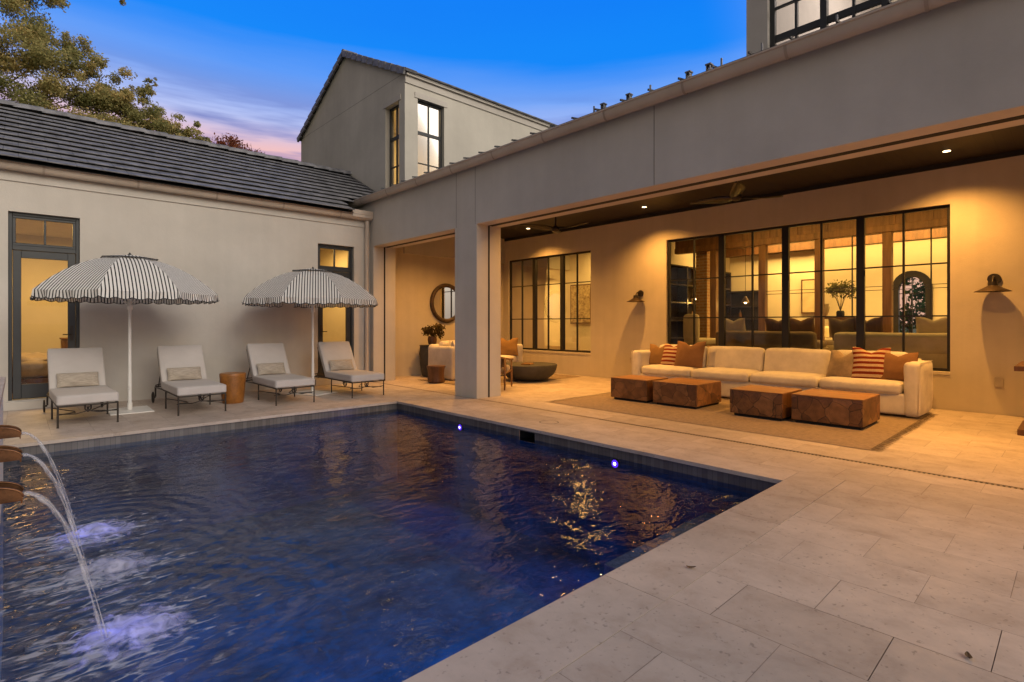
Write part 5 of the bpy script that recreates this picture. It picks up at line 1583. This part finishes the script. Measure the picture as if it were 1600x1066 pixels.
# dark table at the edge of the patio
dt = thing('dining_table', (8.9, -.45, 0), 'dark wooden table at the near end of the patio, cut off by the frame', 'table')
b = MB(); b.box(-.55, .55, -1.1, .98, .75, .81); b.build('table_top', M_WALNUT, dt, bevel=.006)
for q in (-1, 1):
    b = MB(); b.box(-.42, .42, q * .83 - .13, q * .83 + .13, 0.0, .07); b.box(-.10, .10, q * .83 - .08, q * .83 + .08, .069, .751); b.build('trestle', M_WALNUT, dt, bevel=.006)
b = MB(); b.soft((0, 0, .05), (.26, .34, .10), .03, (0, 0, .01), 6); o = b.build('folded_throw', M_OAT, None, smooth=True); o.location = (8.75, .22, .812); tag(o, 'folded oatmeal throw lying on the dark table', 'throw')

# ------------------------------------------------------------------ things seen through the glass
bd_ = thing('bed', (.15, 13.1, .14), 'bed with rumpled covers seen through the first glass door', 'bed')
b = MB(); b.soft((0, 0, .36), (1.7, 2.0, .28), .08, (0, 0, .03), 10, .05, seed=61); b.soft((0, -.3, .50), (1.72, 1.2, .12), .05, (0, 0, .03), 12, .10, seed=62); b.build('mattress', M_OAT, bd_, smooth=True)
b = MB(); b.box(-.86, .86, -1.02, 1.02, 0, .22); b.build('bed_frame', M_WALNUT, bd_, bevel=.01)
ns = thing('nightstand', (1.0, 14.7, .14), 'wooden nightstand beyond the bed behind the first glass door', 'nightstand')
b = MB(); b.box(-.32, .32, -.22, .22, .25, .82); b.box(-.34, .34, -.24, .24, .821, .85); b.build('cabinet', M_TEAK, ns, bevel=.006)
b = MB(); b.box(-.28, .28, -.236, -.221, .56, .79); b.box(-.28, .28, -.236, -.221, .29, .53); b.build('drawer', M_WALNUT, ns)
for x in (-.28, .28):
    b = MB(); b.box(x - .025, x + .025, -.19, .19, 0, .249); b.build('leg', M_TEAK, ns)
tl = thing('table_lamp', (1.05, 14.7, .992), 'lit table lamp on the nightstand behind the first glass door', 'lamp')
b = MB(); b.lathe([(.08, 0), (.08, .02), (.03, .04), (.06, .18), (.02, .32), (.012, .42)], (0, 0, 0), 20); b.build('base', M_WHITE, tl, smooth=True)
b = MB(); b.lathe([(.21, .40), (.12, .64)], (0, 0, 0), 24); b.build('lamp_shade', M_SHADE, tl, smooth=True)
# living room furniture
def isofa(x, y, w, d, rz, m, lab, name='armless_sofa', hh=.80):
    t = thing(name, (x, y, .451), lab, 'sofa', rz=rz)
    b = MB(); b.soft((0, 0, .20), (w, d, .38), .05, (0, 0, 0), 8, .006, seed=int(x * 7)); b.soft((0, d / 2 - .12, .50), (w, .24, hh - .16), .08, (0, 0, 0), 8, .01, seed=int(y * 5)); b.build('base', m, t, smooth=True)
    for k in range(2):
        b = MB(); b.soft(((k - .5) * w * .49, -.1, .43), (w * .48, d - .3, .16), .06, (0, 0, .02), 8, .008); b.build('seat_cushion', m, t, smooth=True)
    return t
isofa(11.15, 2.1, 1.9, .9, R(90), M_CREAM, 'cream sofa behind the right half of the wide window', 'cream_sofa', .54)
isofa(11.15, 4.3, 1.9, .9, R(90), M_OLIVE, 'olive sofa behind the middle of the wide window', 'olive_sofa', .54)
isofa(13.6, 3.9, 2.2, .9, R(0), M_CREAM, 'pale sofa deep in the living room beyond the timber posts', 'pale_sofa', .70)
for k, (x, y, m, rz, lab) in enumerate(((11.0, 2.55, M_WALNUT, 80, 'dark cushion on the cream sofa behind the glass'), (11.05, 1.65, M_CREAM, 95, 'cream cushion on the cream sofa behind the glass'), (11.1, 2.95, M_OLIVE, 70, 'olive cushion on the cream sofa behind the glass'), (11.05, 3.65, M_OCHRE, 84, 'ochre cushion on the olive sofa behind the glass'), (11.1, 4.1, M_WALNUT, 98, 'dark cushion on the olive sofa behind the glass'), (11.05, 4.95, M_CREAM, 86, 'cream cushion on the olive sofa behind the glass'))):
    o = pillow_mesh(.5, .45, .16, 12, .1, .06, .01, seed=71 + k).build('throw_pillow', m, None, smooth=True, weld=True); o.location = (x, y, .97); o.rotation_euler = (R(-15), 0, R(rz)); tag(o, lab, 'pillow', 'cushions on the sofa behind the glass')
pt = thing('pedestal_table', (13.4, 3.72, .451), 'round table on a tapering pedestal behind the wide window', 'table')
b = MB(); b.lathe([(.16, 0), (.14, .02), (.17, .9), (.18, .94)], (0, 0, 0), 24); b.build('pedestal', M_OAT, pt, smooth=True, angle=50)
b = MB(); b.lathe([(.44, .941), (.46, .955), (.46, .975), (.44, .985), (0, .986)], (0, 0, 0), 40); b.build('table_top', M_TEAK, pt, smooth=True, angle=50)
b = MB(); b.lathe([(.05, 0), (.10, .08), (.13, .2), (.11, .27), (.125, .30), (.1, .295), (0, .2)], (0, 0, 0), 24); o = b.build('urn', M_CREAM, None, smooth=True); o.location = (13.4, 4.0, 1.438); tag(o, 'pale urn standing left of the plant on the pedestal table', 'vase')
vp = thing('leafy_branches', (13.4, 3.66, 1.438), 'leafy branches in a small dark vase on the pedestal table', 'plant')
b = MB(); b.lathe([(.06, 0), (.08, .03), (.08, .11), (.06, .14), (0, .13)], (0, 0, 0), 20); b.build('vase', M_BLACK, vp, smooth=True)
b = MB()
for k in range(8):
    a = k * 2.4; b.tube([(0, 0, .12), (.08 * math.cos(a), .08 * math.sin(a), .4), (.26 * math.cos(a), .26 * math.sin(a), .62 + .16 * random.random())], .005, 5)
b.build('stem', M_BARK, vp)
leaves('foliage', [(0, 0, .66, .26, .28, .18), (0, -.18, .56, .2, .2, .2), (0, .16, .6, .18, .18, .16)], 420, .045, leafmat('interior_leaves', (.05, .06, .02), (.14, .14, .05), (.22, .2, .08)), vp, world=False, aspect=.4, shell=.3)
for (y, z, w, h, lab) in ((4.85, 1.95, .5, .95, 'framed cream picture on the living room wall'),):
    t = thing('wall_picture', (15.9, 5.0, 1.75), lab, 'picture', rz=0)
    t.location = (15.195, 4.82, 2.0)
    b = MB(); b.box(-.03, -.001, -.24, .24, -.45, .45); b.build('frame', M_WALNUT, t, bevel=.004)
    b = MB(); b.box(-.034, -.031, -.205, .205, -.415, .415); b.build('picture', M_CREAM, t)
for (x, y, z, lab) in ((12.8, 6.80, 1.99, 'glowing pendant bulb in front of the bar shelves left of the brick pillar'), (13.2, 5.68, 1.87, 'glowing pendant bulb right of the brick pillar')):
    t = thing('pendant_lamp', (x, y, z), lab, 'pendant lamp', 'pendant bulbs by the bar')
    b = MB(); b.tube([(0, 0, .06), (0, 0, 3.58 - z)], .006, 6); b.build('cord', M_BLACK, t)
    b = MB(); b.lathe([(.03, .09), (.04, .06), (.075, .0), (.10, -.06)], (0, 0, 0), 18); b.f = b.f[:-1]; b.build('lamp_shade', M_SCONCE, t, smooth=True)
    b = MB(); b.lathe([(.01, .03), (.035, -.01), (.042, -.05), (.02, -.085), (.004, -.09)], (0, 0, 0), 16); b.build('bulb', M_BULB, t, smooth=True)
# armchair with rounded back by the bar
ac = thing('armchair', (11.6, 6.0, .451), 'cream armchair with rounded back behind the left end of the wide window', 'armchair', rz=R(60))
b = MB(); b.soft((0, 0, .42), (.6, .6, .14), .05, (0, 0, .02), 8); b.soft((0, .27, .74), (.56, .12, .60), .06, (0, .03, .02), 8); b.build('seat', M_CREAM, ac, smooth=True)
for (x, y) in ((-.25, -.25), (.25, -.25), (-.25, .25), (.25, .25)):
    b = MB(); b.tube([(x, y, .36), (x * 1.08, y * 1.08, 0)], [.02, .014], 8); b.build('leg', M_WALNUT, ac)
for k, (x, y, zz, hgt, lab) in enumerate(((12.75, 7.0, 1.385, .26, 'dark bottle on the bar shelf seen left of the brick pillar'), (13.05, 7.02, 1.385, .22, 'squat bottle beside the dark one on the bar shelf'), (13.0, 7.0, 1.836, .28, 'tall bottle on the upper bar shelf left of the brick pillar'), (15.0, 6.6, 1.436, .24, 'bottle on the bar shelf right of the brick pillar'))):
    b = MB(); b.lathe([(.04, 0), (.042, hgt * .6), (.014, hgt * .75), (.014, hgt), (.004, hgt)], (0, 0, 0), 14); o = b.build('bottle', (M_SCONCE, M_TEAK)[k % 2], None, smooth=True); o.location = (x, y, zz); tag(o, lab, 'bottle', 'bottles on the bar shelves')
# den furniture
t = isofa(13.55, 9.6, 1.8, .85, R(-90), M_OAT, 'tan settee behind the first patio window', 'settee', .8)
for k, (y, m, lab) in enumerate(((9.95, M_OCHRE, 'ochre cushion on the tan settee'), (9.2, M_BROWN, 'tobacco cushion on the tan settee'))):
    o = pillow_mesh(.5, .48, .16, 12, .12, .06, .01, seed=81 + k).build('throw_pillow', m, None, smooth=True, weld=True); o.location = (13.5, y, .97); o.rotation_euler = (R(-15), 0, R(-90 + 8)); tag(o, lab, 'pillow', 'cushions on the settee')
for k, (y, lab) in enumerate(((10.75, 'tall speckled picture left of the settee behind the first window'), (9.5, 'speckled picture above the settee behind the first window'))):
    t = thing('wall_picture', (14.58 if k else 12.99, y, 1.9), lab, 'picture')
    b = MB(); b.box(-.03, -.001, -.42, .42, -.62, .62); b.build('frame', M_WALNUT, t, bevel=.004)
    b = MB(); b.box(-.034, -.031, -.38, .38, -.58, .58); b.build('picture', mat('speckled_print', (0.40, 0.33, 0.20), .8, var=.5, scale=14, color2=(.16, .09, .04)), t)
pl = thing('pedestal_plinth', (11.9, 12.6, .451), 'pale plinth behind the left edge of the first window', 'plinth')
b = MB(); b.box(-.17, .17, -.17, .17, 0, .80); b.box(-.2, .2, -.2, .2, .801, .84); b.build('column', M_CREAM, pl, bevel=.006)
vb = thing('vase_of_twigs', (11.9, 12.6, 1.293), 'tan vase of dry twigs on the pale plinth', 'vase')
b = MB(); b.lathe([(.05, 0), (.09, .1), (.07, .22), (.10, .34), (.08, .335), (0, .3)], (0, 0, 0), 20); b.build('vase', M_TERRA, vb, smooth=True)
b = MB()
for k in range(12):
    a = k * 2.4; b.tube([(0, 0, .3), (.1 * math.cos(a), .1 * math.sin(a), .5), (.26 * math.cos(a), .26 * math.sin(a), .62 + .15 * random.random())], .005, 5)
b.build('twig', M_BARK, vb)
leaves('foliage', [(.05, -.1, .62, .24, .26, .16)], 120, .04, M_LEAF_GRN, vb, world=False, aspect=.35, shell=.3)

# ------------------------------------------------------------------ trees
def tree(x, y, h, r, lab, cat, clumps, n, size, lm, limbs=9, name='oak_tree', shell=.5):
    t = thing(name, (x, y, -.05), lab, cat)
    b = MB(); b.tube([(x, y, -.1), (x + .1, y, h * .2), (x + .05, y + .1, h * .38)], [r, r * .75, r * .6], 12)
    top = Vector((x + .05, y + .1, h * .36))
    for c in clumps[:limbs]:
        if c[2] > h - 1.2 and name == 'oak_tree' and y > 0: continue
        e = Vector(c[:3]); mid = top.lerp(e, .5) + Vector((0, 0, (e - top).length * .12))
        b.tube([top, mid, e], [r * .22, r * .07, .008], 7)
        for k in range(5):
            d = Vector((random.gauss(0, 1), random.gauss(0, 1), random.gauss(.2, .8))).normalized() * max(c[3:6]) * .85
            b.tube([e - (e - mid) * .1, e + d * .5, e + d], [.014, .009, .004], 5)
    b.build('trunk', M_BARK, t, world=True, smooth=True)
    leaves('crown', clumps, n, size, lm, t, aspect=.5, shell=shell)
    return t
cl = []
def cl_add(*c): cl.append(c)
# silhouette falls from the upper left to a low spray at the right
for (x, z, r) in ((-2.2, 10.5, 2.0), (-2.4, 8.0, 2.0), (-.2, 10.0, 1.2), (.35, 9.2, 1.1), (-.2, 8.2, 1.3), (1.0, 8.2, 1.1), (1.7, 8.0, .95), (.2, 7.0, 1.3), (1.6, 7.0, 1.2), (2.4, 7.9, .8), (2.6, 7.0, 1.0), (3.2, 7.5, .75), (3.6, 6.9, .9), (4.1, 7.2, .6), (4.4, 6.7, .6), (-.9, 6.4, 1.4), (1.2, 6.2, 1.2), (2.9, 6.2, 1.0), (4.2, 6.2, .8), (2.95, 8.6, .3), (3.1, 8.95, .2), (4.35, 7.8, .25), (4.6, 7.3, .3), (.0, 10.9, .9), (.7, 10.8, .6), (2.1, 11.3, .30), (1.75, 11.4, .35), (.95, 9.2, .6), (2.0, 8.35, .75), (2.6, 8.3, .6), (1.5, 8.7, .65), (3.3, 7.9, .55), (3.9, 7.5, .5), (2.2, 7.3, .9), (3.0, 6.9, .9), (3.9, 6.6, .7)):
    for k in range(9):
        q = r * .62
        cl_add(x + random.gauss(0, .44 * r), 20 + random.gauss(0, .45 * r), z + random.gauss(0, .32 * r), q * random.uniform(.35, .8), q * random.uniform(.5, .9), q * random.uniform(.3, .6))
random.shuffle(cl)
tree(-2.4, 20.5, 11, .38, 'large oak with olive and yellowing leaves rising behind the tiled roof', 'tree', cl, 160000, .037, M_LEAF_OAK, limbs=26, shell=.3)
cl2 = []
for k in range(13):
    cl2.append((6.9 + random.gauss(0, .65), 25 + random.gauss(0, .6), 8.85 + random.gauss(0, .3), .5, .5, .32))
tree(6.9, 25.2, 8.4, .12, 'small russet leaved tree showing just above the ridge tiles', 'tree', cl2, 1700, .055, M_LEAF_RED, limbs=13, name='russet_tree', shell=.1)
# trees across the garden, seen as reflections in the glass
cl3 = []
for k in range(34):
    a = random.random() * 2 * PI; rr = random.random() ** .5 * 4.5
    cl3.append((24.5 + rr * math.cos(a), -13 + rr * math.sin(a) * .6, 10 + random.gauss(0, 1.8), 1.5, 1.5, 1.0))
tree(24.5, -13, 12, .4, 'broad oak across the garden mirrored in the tower window', 'tree', cl3, 14000, .15, M_LEAF_OAK, limbs=16)
cl4 = []
for k in range(26):
    cl4.append((20.5 + random.gauss(0, .8), 3.6 + random.gauss(0, 1.0), 1.6 + random.gauss(0, .8), .6, .6, .5))
tree(20.5, 3.6, 3.2, .08, 'green shrub outside the far arched window', 'shrub', cl4, 3200, .09, M_LEAF_GRN, limbs=12, name='garden_shrub', shell=.2)

# ------------------------------------------------------------------ lit lamps and added pool fill
PWR = 2.9
for (x, y) in DL:
    e = 175 if x > 9 else 205
    spot('downlight_beam', (x, y, 3.68), e * PWR, WARM, 132, .95, r=.05)
area('living_room_light', (14.35, 2.6, 3.56), .7, 430, ROOMC, sy=7)
area('living_near_light', (11.3, 2.6, 3.56), .8, 95, ROOMC, sy=6)
area('bar_light', (13.3, 6.3, 3.55), .8, 45, ROOMC)
area('living_far_light', (15.9, 2.6, 3.56), .7, 150, ROOMC, sy=6)
area('den_light', (12.6, 14.3, 3.55), 1.6, 420, ROOMC, sy=3)
area('den_front_light', (12.0, 9.5, 3.55), 1.0, 95, ROOMC)
area('bedroom_light', (.4, 13.4, 3.1), 1.6, 110, (1.0, .60, .17))
area('hall_light', (4.8, 12.2, 3.1), 1.0, 55, (1.0, .60, .17))
point('table_lamp_light', (1.05, 14.7, 1.55), 12, ROOMC, .08)
area('tower_light', (8.0, 12.8, 7.1), 1.2, 70, (1.0, .66, .22))
area('upper_light', (9.5, 0, 7.9), 1.5, 420, (1.0, .88, .82))
for (x, y, z) in ((12.8, 6.8, 1.86), (13.2, 5.68, 1.74)): point('pendant_glow', (x, y, z), 7, ROOMC, .04)
# pool lights: violet LEDs in the right wall, blue LEDs under the spouts
for (yy, e) in ((6.06, 55), (3.37, 55)):
    spot('pool_led', (PX1 - .06, yy, -.30), e * .26, (.16, .12, 1.0), 165, .6, rot=(0, R(75), 0), r=.05)
for yy in (3.0, 4.6): spot('spout_led', (-.02, yy, -.5), 22, (.20, .20, 1.0), 150, .7, rot=(0, R(-95), 0), r=.05)
for xx in (.9, 2.3): spot('pool_fill', (xx, PY0 + .35, -.45), 120, (.02, .30, .90), 125, .9, rot=(R(52), 0, R(-8)), r=.1)  # fill lights added to brighten the near water, no fittings there

# ------------------------------------------------------------------ sky and sun
w = bpy.data.worlds.new('World'); sc.world = w; w.use_nodes = True
nt = w.node_tree
for n_ in list(nt.nodes): nt.nodes.remove(n_)
out = N(nt, 'ShaderNodeOutputWorld'); bg = N(nt, 'ShaderNodeBackground'); bg.inputs[1].default_value = 1.0
tc = N(nt, 'ShaderNodeTexCoord'); sp = N(nt, 'ShaderNodeSeparateXYZ')
nt.links.new(tc.outputs['Generated'], sp.inputs[0])
nz1 = N(nt, 'ShaderNodeTexNoise', i_Scale=1.0, i_Detail=5.0)
mp = N(nt, 'ShaderNodeMapping'); mp.inputs['Scale'].default_value = (2.6, 2.6, 24)
nt.links.new(tc.outputs['Generated'], mp.inputs[0]); nt.links.new(mp.outputs[0], nz1.inputs['Vector'])
zz = math_n(nt, 'MULTIPLY_ADD', math_n(nt, 'SUBTRACT', nz1.outputs['Fac'], .5), .05, sp.outputs[2])
front = ramp(nt, [(0.0, (.80, .42, .30)), (.22, (.95, .45, .34)), (.28, (.88, .52, .52)), (.325, (.46, .53, .88)), (.38, (.17, .37, .92)), (.445, (.0, .235, .94)), (.56, (.0, .19, .92)), (.8, (.10, .15, .30)), (1.0, (.15, .15, .22))])
nt.links.new(zz, front.inputs[0])
cm = ramp(nt, [(.44, 0.0), (.56, 1.0)])
nt.links.new(nz1.outputs['Fac'], cm.inputs[0])
band = ramp(nt, [(.24, 0.0), (.285, .95), (.33, .75), (.40, 0.0)])
nt.links.new(sp.outputs[2], band.inputs[0])
cf = math_n(nt, 'MULTIPLY', cm.outputs[0], band.outputs[0])
frontc = mixc(nt, cf, front.outputs[0], (.12, .15, .48))
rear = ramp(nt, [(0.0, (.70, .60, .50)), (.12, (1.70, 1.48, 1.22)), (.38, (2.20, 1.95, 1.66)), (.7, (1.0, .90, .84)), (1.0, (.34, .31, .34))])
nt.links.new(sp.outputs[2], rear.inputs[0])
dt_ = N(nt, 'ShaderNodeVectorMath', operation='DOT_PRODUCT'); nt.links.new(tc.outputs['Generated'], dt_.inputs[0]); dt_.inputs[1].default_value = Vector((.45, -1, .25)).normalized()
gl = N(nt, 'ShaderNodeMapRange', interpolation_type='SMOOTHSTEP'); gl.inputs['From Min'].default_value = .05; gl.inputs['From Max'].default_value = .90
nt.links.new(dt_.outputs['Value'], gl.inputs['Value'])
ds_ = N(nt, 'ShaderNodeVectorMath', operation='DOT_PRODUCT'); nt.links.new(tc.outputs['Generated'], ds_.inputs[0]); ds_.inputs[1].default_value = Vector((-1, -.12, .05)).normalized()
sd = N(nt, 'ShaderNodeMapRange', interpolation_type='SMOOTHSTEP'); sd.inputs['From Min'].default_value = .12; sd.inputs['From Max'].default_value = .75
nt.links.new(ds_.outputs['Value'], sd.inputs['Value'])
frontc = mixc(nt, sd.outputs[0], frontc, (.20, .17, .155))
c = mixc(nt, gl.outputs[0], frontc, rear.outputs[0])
sky = N(nt, 'ShaderNodeTexSky'); sky.sky_type = 'NISHITA'; sky.sun_disc = False; sky.sun_elevation = R(2.0); sky.sun_rotation = R(187)
c = mixc(nt, .012, c, sky.outputs[0], 'ADD')
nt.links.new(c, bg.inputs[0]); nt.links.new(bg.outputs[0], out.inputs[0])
sl_ = bpy.data.lights.new('sun', 'SUN'); sl_.energy = 1.15; sl_.angle = R(35); sl_.color = (1.0, .93, .80)
so_ = bpy.data.objects.new('sun', sl_); so_.rotation_euler = (R(62), 0, R(8)); col.objects.link(so_)

# ------------------------------------------------------------------ camera and render settings
cd = bpy.data.cameras.new('camera'); cam = bpy.data.objects.new('camera', cd); col.objects.link(cam); sc.camera = cam
cd.sensor_width = 36; cd.lens = 829.5 / 1600 * 36; cd.shift_y = -28 / 1600
cam.location = (0, 0, 1.3); cam.rotation_euler = (R(90), 0, -math.atan2(.68175, .73158))
cd.clip_start = .02; cd.clip_end = 2000
sc.view_settings.view_transform = 'Standard'; sc.view_settings.look = 'None'; sc.view_settings.exposure = 0; sc.view_settings.gamma = 1
cy = sc.cycles
cy.use_denoising = True; cy.max_bounces = 10; cy.diffuse_bounces = 4; cy.glossy_bounces = 4; cy.transparent_max_bounces = 16
cy.sample_clamp_indirect = 4.0; cy.caustics_reflective = False; cy.caustics_refractive = False
